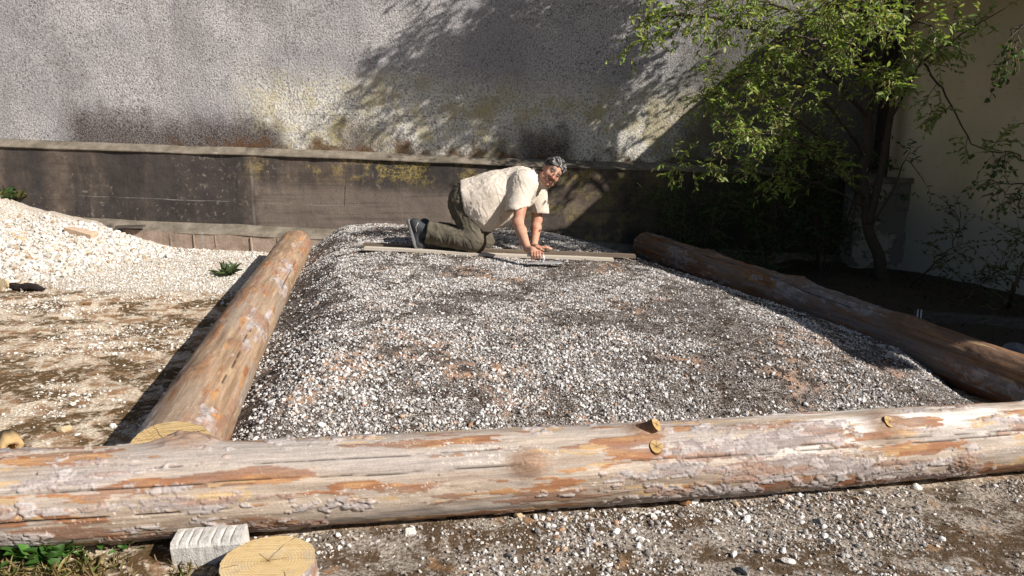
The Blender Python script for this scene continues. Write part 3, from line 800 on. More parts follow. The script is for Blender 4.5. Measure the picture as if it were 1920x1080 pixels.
def scatter(name, pts, size, coll, nvar, label, flat=(.8, 1.2)):
    n = len(pts)
    me = bpy.data.meshes.new(name)
    me.vertices.add(n); me.vertices.foreach_set('co', np.asarray(pts, np.float32).ravel())
    sc = size[:, None] * RNG.uniform(flat[0], flat[1], (n, 3))
    rot = np.stack([RNG.normal(0, .5, n), RNG.normal(0, .5, n), RNG.uniform(0, 6.283, n)], 1)
    for nm, arr in (('scl', sc), ('rot', rot)):
        a = me.attributes.new(nm, 'FLOAT_VECTOR', 'POINT'); a.data.foreach_set('vector', arr.astype(np.float32).ravel())
    a = me.attributes.new('idx', 'INT', 'POINT'); a.data.foreach_set('value', RNG.integers(0, nvar, n).astype(np.int32))
    o = link(name, me)
    ng = bpy.data.node_groups.new(name, 'GeometryNodeTree')
    ng.interface.new_socket('Geometry', in_out='INPUT', socket_type='NodeSocketGeometry')
    ng.interface.new_socket('Geometry', in_out='OUTPUT', socket_type='NodeSocketGeometry')
    N, Lk = ng.nodes, ng.links
    gi, go = N.new('NodeGroupInput'), N.new('NodeGroupOutput')
    ci = N.new('GeometryNodeCollectionInfo'); ci.inputs[0].default_value = coll
    ci.inputs['Separate Children'].default_value = True; ci.inputs['Reset Children'].default_value = True
    ip = N.new('GeometryNodeInstanceOnPoints'); ip.inputs['Pick Instance'].default_value = True
    def na(t, nm):
        a = N.new('GeometryNodeInputNamedAttribute'); a.data_type = t; a.inputs['Name'].default_value = nm; return a.outputs['Attribute']
    Lk.new(gi.outputs[0], ip.inputs['Points']); Lk.new(ci.outputs[0], ip.inputs['Instance'])
    Lk.new(na('INT', 'idx'), ip.inputs['Instance Index']); Lk.new(na('FLOAT_VECTOR', 'scl'), ip.inputs['Scale'])
    e = N.new('FunctionNodeEulerToRotation'); Lk.new(na('FLOAT_VECTOR', 'rot'), e.inputs[0]); Lk.new(e.outputs[0], ip.inputs['Rotation'])
    Lk.new(ip.outputs[0], go.inputs[0])
    md = o.modifiers.new('scatter', 'NODES'); md.node_group = ng
    return tag(o, label, 'gravel', None, 'stuff')

C_LIME, C_CHIP, C_CRUMB, C_GRIT = protos('limestone_proto', M_LIME), protos('chipping_proto', M_CHIP), protos('crumb_proto', M_CRUMB, 5, 1), protos('grit_proto', M_GRIT, 5, 1)

def power(n, lo, hi, a=2.2):
    u = RNG.random(n); k = 1 - a
    return (lo ** k + u * (hi ** k - lo ** k)) ** (1 / k)

# bed: grey-white chippings pressed into dark humus
def sample_bed(n, densf):
    x = RNG.uniform(-2.4, 3.1, n); y = RNG.uniform(2.5, 8.33, n)
    ok = (line_side(x, y, LA, LB) > .06) & (line_side(x, y, RA, RB) < -.06) & (bed_h(x, y) > .03) & (line_side(x, y, FA, FB) < -.05)
    ok &= RNG.random(n) < densf(x, y)
    return x[ok], y[ok]
def bed_dens(x, y):
    d = .07 + .74 * sstep(.41, .60, fbm(x * 2.3, y * 2.3, seed=301) * .6 + fbm(x * 11, y * 11, seed=302) * .4)
    flank = sstep(.75, .25, line_side(x, y, LA, LB))
    return d * (1 - .38 * flank)
x, y = sample_bed(560000, bed_dens)
s_ = power(len(x), .0024, .0125, 2.35) * (1 + .25 * sstep(4.5, 3.0, y))
scatter('bed_chippings', np.stack([x, y, bed_z(x, y) + s_ * .15], 1), s_, C_CHIP, 6, 'grey white stone chippings mixed with black humus filling the log frame')
x, y = sample_bed(4200, lambda x, y: sstep(4.6, 2.9, y) * .9 + .04)
s_ = power(len(x), .0085, .021, 3.0)
scatter('bed_pebbles', np.stack([x, y, bed_z(x, y) + s_ * .2], 1), s_, C_CHIP, 6, 'coarser white pebbles showing at the near edge of the gravel bed')
x, y = sample_bed(60000, lambda x, y: .25 + .75 * sstep(.45, .6, fbm(x * 3, y * 3, seed=305)))
s_ = power(len(x), .003, .011, 2.2)
scatter('bed_humus', np.stack([x, y, bed_z(x, y) + s_ * .2], 1), s_, C_CRUMB, 5, 'black humus crumbs between the chippings of the bed')

# white limestone heap and its spread
def sample_ground(n, x0, x1, y0, y1, densf):
    x = RNG.uniform(x0, x1, n); y = RNG.uniform(y0, y1, n)
    ok = RNG.random(n) < densf(x, y)
    return x[ok], y[ok]
def coarse_d(x, y):
    r = heap_r(x, y) + .30 * (fbm(x * 1.5, y * 1.5, seed=311) - .5)
    return sstep(.30, .62, r) * sstep(1.06, .88, r) * (line_side(x, y, LA, LB) < -.2) * (.6 + .4 * fbm(x * 6, y * 6, seed=313))
x, y = sample_ground(26000, -6.3, -1.9, 4.6, 8.15, coarse_d)
s_ = power(len(x), .014, .040, 2.0)
scatter('heap_stones', np.stack([x, y, ground_z(x, y) + s_ * .25], 1), s_, C_LIME, 6, 'coarse white limestone pieces on the lower slope of the heap by the wall')
def fine_d(x, y):
    r = heap_r(x, y)
    a = sstep(1.12, .95, r + .2 * (fbm(x * 2, y * 2, seed=312) - .5))
    b = sstep(5.7, 6.6, y + .8 * (fbm(x * 1.5, y * 1.5, seed=22) - .5)) * .8
    return np.maximum(a, b) * (line_side(x, y, LA, LB) < -.15)
x, y = sample_ground(60000, -6.3, -1.95, 4.6, 8.17, fine_d)
s_ = power(len(x), .005, .018, 2.4)
scatter('heap_grit', np.stack([x, y, ground_z(x, y) + s_ * .2], 1), s_, C_LIME, 6, 'fine white limestone grit covering the heap by the footing')

# strewn stones on the dirt to the left and on the path in front
x, y = sample_ground(26000, -4.6, -1.4, 2.6, 6.2, lambda x, y: (line_side(x, y, LA, LB) < -.18) * (.08 + .9 * sstep(.52, .66, fbm(x * 2.2, y * 2.2, seed=321))))
s_ = power(len(x), .003, .020, 2.6)
scatter('dirt_stones', np.stack([x, y, ground_z(x, y) + s_ * .15], 1), s_, C_LIME, 6, 'small pale stones strewn over the brown dirt left of the log')
def path_d(x, y):
    df = line_side(x, y, FA, FB)
    band = np.exp(-((x - .45) / .75) ** 2) * sstep(.55, .15, df) + np.exp(-((x - 1.25) / .35) ** 2) * sstep(.75, .3, df)
    return (df > .10) * np.clip(.08 + .6 * sstep(.46, .62, fbm(x * 4, y * 4, seed=331)) + .6 * band, 0, 1) * sstep(-1.3, -.5, x)
x, y = sample_ground(52000, -1.4, 3.2, 1.9, 3.3, path_d)
s_ = power(len(x), .0028, .013, 2.2)
scatter('path_grit', np.stack([x, y, ground_z(x, y) + s_ * .15], 1), s_, C_GRIT, 5, 'grey grit strewn over the trodden ground before the front log')
x, y = sample_ground(11000, -1.4, 3.2, 1.9, 3.3, lambda x, y: path_d(x, y) ** 2.0 * .95)
s_ = power(len(x), .0055, .021, 2.6)
scatter('path_stones', np.stack([x, y, ground_z(x, y) + s_ * .2], 1), s_, C_CHIP, 6, 'white broken stones in a band below the front log')
x, y = sample_ground(5000, 1.6, 5.2, 3.9, 8.2, lambda x, y: (line_side(x, y, RA, RB) > .2) * .6)
s_ = power(len(x), .006, .022, 2.4)
scatter('leaf_litter', np.stack([x, y, ground_z(x, y) + s_ * .1], 1), s_, C_CRUMB, 5, 'dark crumbs and litter on the shaded soil beside the house', (.5, 1.6))

# ------------------------------------------------------------------ foliage helpers
def leaf_mat(name, trans=.4, rough=.55):
    m = Mat(name, rough, .3)
    c = m.attr('col'); m.col(c)
    t = m.t.nodes.new('ShaderNodeBsdfTranslucent'); mx = m.t.nodes.new('ShaderNodeMixShader'); mx.inputs[0].default_value = trans
    m.t.links.new(m.mix(1.0, c, (1.25, 1.2, .55), 'MULTIPLY'), t.inputs[0])
    out = m.t.nodes['Material Output']
    m.t.links.new(m.b.outputs[0], mx.inputs[1]); m.t.links.new(t.outputs[0], mx.inputs[2]); m.t.links.new(mx.outputs[0], out.inputs[0])
    return m.m
M_LEAF = leaf_mat('leaves')
M_BARK = plain('grey brown bark', (.060, .047, .036), .9, .45, 45, .8)
M_TWIG = plain('young twig', (.16, .12, .07), .8, .3, 40, .3)

class Leaves:
    def __init__(s): s.p, s.d, s.n, s.l, s.w, s.c = [], [], [], [], [], []
    def add(s, p, d, n, l, w, c):
        s.p.append(p); s.d.append(d); s.n.append(n); s.l.append(l); s.w.append(w); s.c.append(c)
    def mesh(s, name, fold=.25, curl=.15):
        p, d, n = [np.array(a, float) for a in (s.p, s.d, s.n)]
        l, w = np.array(s.l)[:, None], np.array(s.w)[:, None]
        d /= np.linalg.norm(d, axis=1, keepdims=True) + 1e-9
        b = np.cross(n, d); b /= np.linalg.norm(b, axis=1, keepdims=True) + 1e-9
        n = np.cross(d, b)
        def q(t, sgn, up): return p + d * l * t + b * (sgn * w * .5) + n * l * up
        V = np.stack([q(0, 0, 0), q(.30, -1, fold * .5), q(.70, -.75, fold * .4 - curl * .4), q(1, 0, -curl), q(.70, .75, fold * .4 - curl * .4), q(.30, 1, fold * .5)], 1)
        k = len(p); base = (np.arange(k) * 6)[:, None]
        F = np.concatenate([base + np.array([0, 1, 2, 3]), base + np.array([0, 3, 4, 5])], 0)
        c = np.repeat(np.array(s.c), 6, 0)
        return mesh(name, V.reshape(-1, 3), F, {'col': c})

def vr(r): return np.array([r.gauss(0, 1), r.gauss(0, 1), r.gauss(0, 1)])
def unit(v): return v / (np.linalg.norm(v) + 1e-9)
def smooth_path(pts, n):
    pts = np.array(pts, float); k = len(pts)
    t = np.linspace(0, k - 1, n); i = np.clip(t.astype(int), 0, k - 2); f = (t - i)[:, None]
    P = lambda j: pts[np.clip(j, 0, k - 1)]
    a, b, c, d = P(i - 1), P(i), P(i + 1), P(i + 2)
    return .5 * ((2 * b) + (c - a) * f + (2 * a - 5 * b + 4 * c - d) * f ** 2 + (3 * b - a - 3 * c + d) * f ** 3)

def leaf_twig(L, tw, p0, d0, ln, r, size, pal, step=.022, droop=.25, ratio=.40, rad=.0022, bare=.15):
    n = max(3, int(ln / .05) + 1)
    pts, d, p = [p0], unit(d0), np.array(p0, float)
    for i in range(n):
        d = unit(d + vr(r) * .12 + np.array([0, 0, -droop / n])); p = p + d * ln / n; pts.append(p)
    tw.tube(pts, list(np.linspace(rad, rad * .5, len(pts))), 4, False)
    side = 1
    for k in range(int(ln / step)):
        t = (k + .5) * step / ln
        if t < bare: continue
        i = min(int(t * n), n - 1); f = t * n - i
        q_ = pts[i] + (pts[i + 1] - pts[i]) * f
        dd = unit(pts[i + 1] - pts[i]); sd = np.cross(dd, [0, 0, 1.0]); sd = unit(sd + vr(r) * .2) * side; side = -side
        s = size * r.uniform(.6, 1.2)
        c = pal[r.randrange(len(pal))]; v = r.uniform(.75, 1.25)
        L.add(q_, unit(dd * .55 + sd * .8 + vr(r) * .35 + np.array([0, 0, -.12])), unit(np.array([0, 0, 1.0]) + vr(r) * .55), s, s * ratio * r.uniform(.8, 1.25), tuple(x * v for x in c))
    return pts

def bough(L, br, tw, path, r0, r1, r, size, pal, sub=.10, sublen=(.25, .6), start=.25, droop=.25, twigs=6, step=.022, up=.25, ratio=.40):
    n = max(8, int(sum(np.linalg.norm(np.diff(np.array(path), axis=0), axis=1)) / .08))
    P = smooth_path(path, n)
    P[1:-1] += np.array([vr(r) * .008 for _ in range(n - 2)])
    br.tube(P, list(np.linspace(r0, r1, n)), 7, False)
    ln = np.linalg.norm(np.diff(P, axis=0), axis=1).sum()
    for k in range(int(ln * (1 - start) / sub)):
        t = start + (1 - start) * (k + r.random()) * sub / (ln * (1 - start))
        i = min(int(t * (n - 1)), n - 2); d = unit(P[i + 1] - P[i])
        o = vr(r); o = unit(o - d * (o @ d))
        dd = unit(d * .55 + o * .9 + np.array([0, 0, up])); sl = r.uniform(*sublen) * (1.15 - .5 * t)
        m_ = max(4, int(sl / .06)); q_ = P[i].copy(); pts = [q_]
        for _ in range(m_):
            dd = unit(dd + vr(r) * .13 + np.array([0, 0, -droop / m_])); q_ = q_ + dd * sl / m_; pts.append(q_)
        br.tube(pts, list(np.linspace(max(.0035, r1 * .8), .0018, len(pts))), 5, False)
        for j in range(twigs):
            u = .2 + .8 * (j + r.random()) / twigs; ii = min(int(u * m_), m_ - 1)
            e = unit(pts[ii + 1] - pts[ii]); o = vr(r); o = unit(o - e * (o @ e))
            leaf_twig(L, tw, pts[ii], unit(e * .6 + o * .8 + np.array([0, 0, .1])), r.uniform(.10, .24), r, size, pal, step, droop, ratio)
        leaf_twig(L, tw, pts[-1], dd, r.uniform(.10, .2), r, size, pal, step, droop, ratio)
    leaf_twig(L, tw, P[-1], unit(P[-1] - P[-2]), .18, r, size, pal, step, droop, ratio)

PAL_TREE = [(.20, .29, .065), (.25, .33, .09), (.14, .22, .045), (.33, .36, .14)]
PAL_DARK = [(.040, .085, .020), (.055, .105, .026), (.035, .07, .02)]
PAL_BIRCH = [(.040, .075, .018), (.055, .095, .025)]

def gz(px, py):
    '''where the sight line through a photo point meets the uneven ground'''
    x, u = (px - 960) / FPX, (540 - py) / FPX
    t = np.arange(1.8, 9.6, .004); P_ = np.stack([x * t, (CP + u * SP) * t, CAM_H + (u * CP - SP) * t], 1)
    hit = np.argmax(P_[:, 2] < ground_z(P_[:, 0], P_[:, 1]))
    p = P_[hit].copy(); p[2] = ground_z(p[0], p[1]); return p
# ------------------------------------------------------------------ willow in front of the house corner
rt = random.Random(11)
tree = empty('willow_tree', at(1655, 548, 7.35), 'light green young-leaved tree with arching boughs before the house corner', 'tree')
L, BR, TW = Leaves(), MB(), MB()
trunk = [at(1660, 560, 7.35), at(1652, 500, 7.35), at(1630, 430, 7.35), at(1620, 340, 7.35), at(1628, 230, 7.33), at(1642, 110, 7.3), at(1646, 0, 7.25), at(1640, -120, 7.2), at(1600, -260, 7.1)]
TP = smooth_path(trunk, 50)
for i, p in enumerate(TP): p[:2] += np.array([.012 * math.sin(i * .9), .01 * math.cos(i * 1.3)])
MB().tube(TP, list(np.linspace(.062, .022, 50) * (1 + .35 * np.exp(-np.arange(50) / 2.5))), 14).build('trunk', M_BARK, tree, True)
B2 = MB(); B2.tube(smooth_path([at(1628, 420, 7.33), at(1650, 330, 7.25), at(1668, 230, 7.2), at(1690, 100, 7.1), at(1730, -60, 7.0)], 24), list(np.linspace(.042, .014, 24)), 9)
B2.build('second_stem', M_BARK, tree, True)
K = dict(r=rt, size=.056, pal=PAL_TREE)
# boughs in view
T0 = lambda py: TP[int(np.argmin([abs(p[2] - at(1640, py, 7.33)[2]) for p in TP]))]
D1 = dict(sub=.105, sublen=(.18, .45), twigs=5)
bough(L, BR, TW, [T0(215), at(1560, 145, 7.0), at(1480, 85, 6.7), at(1400, 52, 6.5), at(1310, 30, 6.4), at(1240, 38, 6.3), at(1190, 75, 6.25)], .022, .005, sub=.09, sublen=(.16, .40), twigs=6, **K)
bough(L, BR, TW, [T0(290), at(1570, 220, 6.9), at(1490, 150, 6.6), at(1400, 140, 6.4), at(1325, 190, 6.35)], .018, .005, **D1, **K)
bough(L, BR, TW, [T0(330), at(1550, 270, 6.9), at(1470, 205, 6.6), at(1390, 190, 6.45), at(1310, 185, 6.4)], .016, .004, **D1, **K)
bough(L, BR, TW, [T0(120), at(1570, 60, 6.9), at(1490, 20, 6.5), at(1380, -5, 6.3), at(1280, 20, 6.2)], .018, .005, **D1, **K)
bough(L, BR, TW, [T0(140), at(1560, 90, 6.7), at(1500, 70, 6.3), at(1440, 85, 6.1)], .016, .004, **D1, **K)
bough(L, BR, TW, [T0(120), at(1680, 70, 6.7), at(1720, 40, 6.2), at(1760, 60, 6.0)], .016, .004, **D1, **K)
bough(L, BR, TW, [T0(160), at(1610, 90, 6.7), at(1620, 40, 6.2), at(1660, 30, 5.9)], .016, .004, **D1, **K)
bough(L, BR, TW, [T0(200), at(1650, 140, 6.7), at(1680, 130, 6.2), at(1700, 160, 6.0)], .014, .004, sub=.12, sublen=(.15, .35), twigs=5, **K)
bough(L, BR, TW, [T0(340), at(1540, 290, 6.7), at(1450, 250, 6.4), at(1370, 265, 6.3)], .012, .003, sub=.12, sublen=(.12, .3), twigs=5, **K)
bough(L, BR, TW, [T0(100), at(1640, 30, 6.6), at(1590, -10, 6.1), at(1540, 15, 5.9)], .014, .004, **D1, **K)
bough(L, BR, TW, [at(1668, 230, 7.2), at(1720, 130, 6.7), at(1790, 75, 6.3), at(1885, 15, 6.0)], .014, .003, sub=.13, sublen=(.1, .22), twigs=4, **K)
bough(L, BR, TW, [at(1690, 80, 7.1), at(1740, 130, 6.7), at(1780, 190, 6.5), at(1820, 265, 6.3), at(1880, 285, 6.2)], .012, .003, sub=.15, sublen=(.12, .28), twigs=4, droop=.4, **K)
bough(L, BR, TW, [T0(380), at(1560, 320, 6.9), at(1490, 285, 6.6), at(1420, 300, 6.5)], .014, .003, sub=.12, sublen=(.15, .4), twigs=5, **K)
bough(L, BR, TW, [T0(390), at(1550, 350, 7.0), at(1450, 330, 6.8), at(1340, 315, 6.6), at(1255, 305, 6.5)], .013, .003, sub=.15, sublen=(.12, .3), twigs=4, **K)
bough(L, BR, TW, [at(1628, 430, 7.33), at(1680, 350, 7.15), at(1700, 300, 7.1), at(1735, 345, 7.05)], .010, .003, sub=.2, sublen=(.1, .25), twigs=3, r=rt, size=.052, pal=PAL_DARK)
# upper crown above the picture, which throws the shadow on the wall
top = [TP[40], TP[44], TP[47]]
for k in range(34):
    a = rt.uniform(0, 6.28); q1 = np.array([2.4 + 1.6 * math.cos(a) * rt.uniform(.35, 1), 7.2 + .35 * math.sin(a), rt.uniform(3.55, 5.0)])
    s0 = TP[rt.randrange(28, 48)]
    bough(L, BR, TW, [s0, s0 * .55 + q1 * .45 + np.array([0, 0, .25]), q1], .020, .005, sub=.11, sublen=(.25, .6), twigs=6, **K)
BR.build('boughs', M_BARK, tree, True); TW.build('twigs', M_TWIG, tree)
cr = link('crown', L.mesh('crown'), M_LEAF, tree); tag(cr, kind='stuff')
# pale catkins hanging in bunches among the leaves
Ck = Leaves()
idx = [i for i in range(len(L.p))]
cent = [L.p[rt.randrange(len(L.p))] for _ in range(170)]
for c0 in cent:
    for _ in range(14):
        p = c0 + vr(rt) * .045
        Ck.add(p, unit(np.array([rt.gauss(0, .5), rt.gauss(0, .5), -.8])), unit(vr(rt)), rt.uniform(.03, .05), .010, (.30 * rt.uniform(.8, 1.1), .29 * rt.uniform(.8, 1.1), .12))
tag(link('catkins', Ck.mesh('catkins', .1, .5), M_LEAF, tree), kind='stuff')

# ------------------------------------------------------------------ shaded shrubs along the wall
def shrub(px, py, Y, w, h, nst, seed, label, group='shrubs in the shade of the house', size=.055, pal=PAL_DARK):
    r = random.Random(seed); p = at(px, py, Y); p[2] = ground_z(p[0], p[1]) - .02
    o = empty('shrub', p, label, 'shrub', group)
    L_, B_, T_ = Leaves(), MB(), MB()
    for k in range(nst):
        a = r.uniform(0, 6.28); e = p + np.array([math.cos(a) * w * r.uniform(.3, 1), math.sin(a) * w * .5, h * r.uniform(.6, 1.1)])
        b0 = p + np.array([math.cos(a) * .05, math.sin(a) * .05, 0])
        e[1] = min(e[1], 8.1)
        bough(L_, B_, T_, [b0, b0 * .5 + e * .5 + np.array([0, 0, .12 * h]), e], .010, .003, r, size, pal, sub=.11, sublen=(.15, .35), start=.15, twigs=4, step=.028)
    B_.build('stems', M_BARK, o, True); T_.build('twigs', M_TWIG, o)
    tag(link('foliage', L_.mesh('foliage'), M_LEAF, o), kind='stuff')
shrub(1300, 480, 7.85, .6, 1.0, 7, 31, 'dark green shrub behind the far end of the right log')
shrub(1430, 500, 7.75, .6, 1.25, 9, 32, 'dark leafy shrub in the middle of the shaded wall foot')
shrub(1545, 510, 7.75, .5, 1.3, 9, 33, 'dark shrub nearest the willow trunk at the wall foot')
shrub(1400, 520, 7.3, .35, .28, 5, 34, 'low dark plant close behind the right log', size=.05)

def sapling(name, base, tipp, mids, label, r0, seed, sub, sublen, size=.05, pal=PAL_BIRCH, cat='sapling', group='thin saplings by the house'):
    r = random.Random(seed); o = empty(name, base, label, cat, group)
    L_, B_, T_ = Leaves(), MB(), MB()
    bough(L_, B_, T_, [base, *mids, tipp], r0, .003, r, size, pal, sub=sub, sublen=sublen, start=.3, twigs=3, step=.035, up=.1)
    B_.build('stems', M_BARK, o, True); T_.build('twigs', M_TWIG, o)
    tag(link('foliage', L_.mesh('foliage'), M_LEAF, o), kind='stuff')
    return o
b0 = gnd(1690, 552); sapling('sapling', b0, at(1800, 395, 6.6), [at(1740, 505, 6.65), at(1788, 460, 6.6)], 'leaning bare twig with a leafy tip against the beige plaster', .009, 41, .09, (.12, .3))
b0 = gnd(1888, 592); sapling('sapling', b0, at(1975, 380, 5.75), [at(1900, 545, 5.8), at(1925, 480, 5.8)], 'upright brown sapling stem at the right edge beside the beam', .026, 42, .10, (.2, .5))
b0 = gnd(1800, 570); sapling('sapling', b0, at(1890, 500, 6.2), [at(1825, 545, 6.25), at(1855, 520, 6.2)], 'low spreading twigs at the foot of the plaster wall', .006, 43, .08, (.15, .35))

# birch whose twigs hang in from the right; its stem stands outside the picture
rb = random.Random(51)
bp = np.array([4.55, 5.1, -.22])
birch = empty('birch_tree', bp, 'dark hanging birch twigs reaching in from the right edge', 'tree')
L, BR, TW = Leaves(), MB(), MB()
ST = smooth_path([bp, bp + [.05, 0, 1.2], bp + [0, .1, 2.4], bp + [.1, .1, 3.6]], 24)
MB().tube(ST, list(np.linspace(.07, .025, 24)), 12).build('trunk', plain('birch bark', (.42, .40, .37), .8, .5, 12), birch, True)
SPARSE = 1
for pth in ([ST[17], at(1935, 40, 5.2), at(1900, 75, 5.2), at(1875, 140, 5.2)], [ST[17], at(1960, 30, 5.0), at(1905, 60, 5.0), at(1888, 100, 5.0)],
            [ST[12], at(1960, 330, 5.1), at(1910, 345, 5.1), at(1850, 340, 5.1)], [ST[11], at(1950, 300, 5.3), at(1900, 285, 5.3), at(1840, 285, 5.3)],
            [ST[11], at(1960, 380, 5.0), at(1905, 370, 5.0), at(1862, 345, 5.0)]):
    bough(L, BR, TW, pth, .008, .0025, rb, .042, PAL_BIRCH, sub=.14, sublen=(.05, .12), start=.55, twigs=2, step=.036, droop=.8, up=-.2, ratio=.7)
BR.build('boughs', M_BARK, birch, True); TW.build('twigs', M_TWIG, birch)
tag(link('crown', L.mesh('crown'), M_LEAF, birch), kind='stuff')

# ------------------------------------------------------------------ timber pieces
def wood(name, a, b_, rough=.8):
    m = Mat(name, rough, .2); P = m.obj()
    n = m.noise(m.map(P, (3, 60, 60)), 1, 5, .65); n2 = m.noise(P, 3, 3)
    m.col(m.mix(m.rng(n, .3, .7), a, b_)); m.bump(n, .3, .003)
    return m.m
M_PINE = wood('planed pale pine', (.40, .345, .28), (.54, .475, .395))
M_OLD = wood('weathered brown board', (.10, .075, .055), (.20, .15, .11))
M_BEAM = wood('dark wet beam', (.055, .046, .040), (.11, .09, .075))
def board(name, p0, p1, w, t, mat, label, cat, groove=True, roll=0.0, group=None):
    """board whose long axis runs p0 -> p1 (centres), lying flat"""
    p0, p1 = Vector(p0), Vector(p1); L_ = (p1 - p0).length
    o = empty(name, (p0 + p1) / 2, label, cat, group)
    n = 40
    prof = [(-w / 2, -t / 2), (w / 2, -t / 2), (w / 2, t / 2), (w * .22, t / 2), (w * .17, t / 2 - .003), (w * .12, t / 2), (-w / 2, t / 2)]
    V, F = [], []
    for i in range(n):
        x = L_ * (i / (n - 1) - .5)
        for y, zz in prof:
            V.append((x, y + .003 * math.sin(i * .3), zz + .004 * math.sin(i * .19 + 1)))
    k = len(prof)
    F = [(i * k + j, i * k + (j + 1) % k, (i + 1) * k + (j + 1) % k, (i + 1) * k + j) for i in range(n - 1) for j in range(k)]
    F = [f[::-1] for f in F] + [tuple(range(k)), tuple((n - 1) * k + j for j in range(k))[::-1]]
    ob = link('plank', mesh('plank', np.array(V), F), mat)
    o.rotation_euler = (p1 - p0).to_track_quat('X', 'Z').to_euler()
    ob.parent = o
    return o
def onbed(px, py, up): 
    p = gnd(px, py, .36); p[2] = bed_z(p[0], p[1]) + up; return p
a, b = at(684, 480, 6.43), at(1150, 482, 6.41)
def rest(a, b, t):
    '''lay a board from a to b on the highest points of the bed'''
    f = np.linspace(0, 1, 60); X_ = a[0] + (b[0] - a[0]) * f; Y_ = a[1] + (b[1] - a[1]) * f; Z_ = bed_z(X_, Y_)
    s = TILT; o_ = np.max(Z_ - s * X_) - .006
    for q_ in (a, b): q_[2] = o_ + s * q_[0] + t / 2
rest(a, b, .022)
pl1 = board('plank', a, b, .085, .022, M_PINE, 'pale new plank lying across the gravel under the knees', 'plank', group='kneeling planks')
a2, b2 = onbed(678, 468, .016), onbed(1178, 474, .016); b2[1] = a2[1] + .03
a2[1] = a[1] + .20; b2[1] = a2[1] + .02
rest(a2, b2, .028)
pl2 = board('plank', a2, b2, .085, .028, M_OLD, 'darker brown plank lying just behind the pale one', 'plank', group='kneeling planks')
# beam on the shaded soil
e0, e1 = gz(1712, 600), gz(1990, 622)
beam = empty('timber_beam', (e0 + e1) / 2, 'dark wet timber beam with a white wire loop on the shaded soil', 'beam')
dv = Vector(e1 - e0); R = dv.to_track_quat('X', 'Z').to_matrix()
MB().box((e0 + e1) / 2 + A_([0, 0, .03]), (dv.length, .11, .09), R, .004).build('beam', M_BEAM, beam, False, .006)
M_WIRE = plain('white cable', (.55, .55, .57), .5)
for dx in (.03, .055):
    c0 = Vector(e0) + dv.normalized() * dx + Vector((0, 0, .03)); y_, z_ = R @ Vector((0, 1, 0)), R @ Vector((0, 0, 1))
    MB().tube([c0 + y_ * .068 * math.cos(t) + z_ * .058 * math.sin(t) for t in np.linspace(0, 6.283, 25)], .006, 6, False).build('wire_loop', M_WIRE, beam, True)

# ------------------------------------------------------------------ foreground block, stump, wood scraps
m = Mat('light concrete block', .95, .1); P = m.obj()
n1, n2 = m.noise(P, 30, 6, .7), m.noise(P, 160, 3, .7)
c = m.mix(m.rng(n1, .35, .65), (.40, .375, .345), (.56, .53, .49)); c = m.mix(m.rng(m.vor(P, 70), .16, .08), c, (.16, .14, .125))
m.col(c); b = m.bump(n1, .5, .01); m.bump(n2, .6, .006, b)
M_BLOCK = m.m
bl = gnd(388, 1061); bl = A_([bl[0], bl[1] + .05, ground_z(bl[0], bl[1] + .05)])
blk = empty('concrete_block', bl, 'pale concrete block with grooves on its top edge lying before the front log', 'block')
blk.rotation_euler = (math.radians(4), math.radians(-2), math.radians(5))
bw, bd, bh = .225, .095, .088
nx = 90; prof = []
V, F = [], []
gro = [-.088, -.056, -.028, .016, .047, .078]
for i in range(nx):
    x = bw * (i / (nx - 1) - .5)
    gd = sum(math.exp(-((x - g_) / .0038) ** 2) for g_ in gro)
    j = lambda s: .0025 * (float(fbm(A_([x * 40]), A_([s * 7.1]), seed=61)[0]) - .5) * 2
    ring = [(-bd / 2 + j(1), 0 + .012 * max(0, math.sin(i * .13)) ** 6), (-bd / 2 + j(2), bh * .78), (-bd / 2 + .010 + .005 * gd, bh - .002 - .003 * gd + j(3)), (bd * .05 + j(6), bh - .006 * gd + j(4)), (bd / 2 - .008, bh + j(5)), (bd / 2, bh - .01), (bd / 2, 0)]
    V += [(x, y, zz) for y, zz in ring]
k = 7
F = [(i * k + j, (i + 1) * k + j, (i + 1) * k + (j + 1) % k, i * k + (j + 1) % k) for i in range(nx - 1) for j in range(k)] + [tuple(range(k)), tuple((nx - 1) * k + j for j in range(k))[::-1]]
ob = link('block_body', mesh('block_body', np.array(V), F), M_BLOCK); ob.parent = blk

sp = gnd(504, 1052, .12)
stz = ground_z(sp[0], sp[1])
ST_ = Log((sp[0], sp[1], sp[2]), (sp[0] - .01, sp[1] + .015, stz - .05), .138, .146, 60, 90, 404, dict(FRONT, bark=.42), 0)
stump = empty('log_slice', (sp[0], sp[1], stz), 'short upright log piece with a fresh yellow sawn face in front', 'log slice')
ST_.e1, ST_.e2 = A_([1., 0, 0]), A_([0, -1., 0]); ST_.build(stump, .6)

hp_ = gnd(26, 858); hz_ = ground_z(hp_[0], hp_[1])
hs = empty('hollow_log_piece', (hp_[0], hp_[1], hz_), 'short hollow tan log end on the dirt behind the front log', 'log')
n, V, F = 28, [], []
ax0, ax1 = A_([hp_[0], hp_[1], hz_ + .034]), A_([hp_[0] - .10, hp_[1] + .12, hz_ + .036])
dd = unit(ax1 - ax0); ea = unit(np.cross(dd, [0, 0, 1.])); eb = np.cross(ea, dd)
for (q_, rr) in ((ax1, .036), (ax0, .040), (ax0 + dd * .002, .020), (ax0 + dd * .10, .018)):
    for j in range(n):
        an = 6.2832 * j / n; w = rr * (1 + .10 * math.sin(3 * an) + .05 * math.sin(7 * an))
        V.append(q_ + (ea * math.cos(an) + eb * math.sin(an)) * w)
F = [(i * n + j, i * n + (j + 1) % n, (i + 1) * n + (j + 1) % n, (i + 1) * n + j) for i in range(3) for j in range(n)] + [tuple(range(n))[::-1], tuple(3 * n + j for j in range(n))]
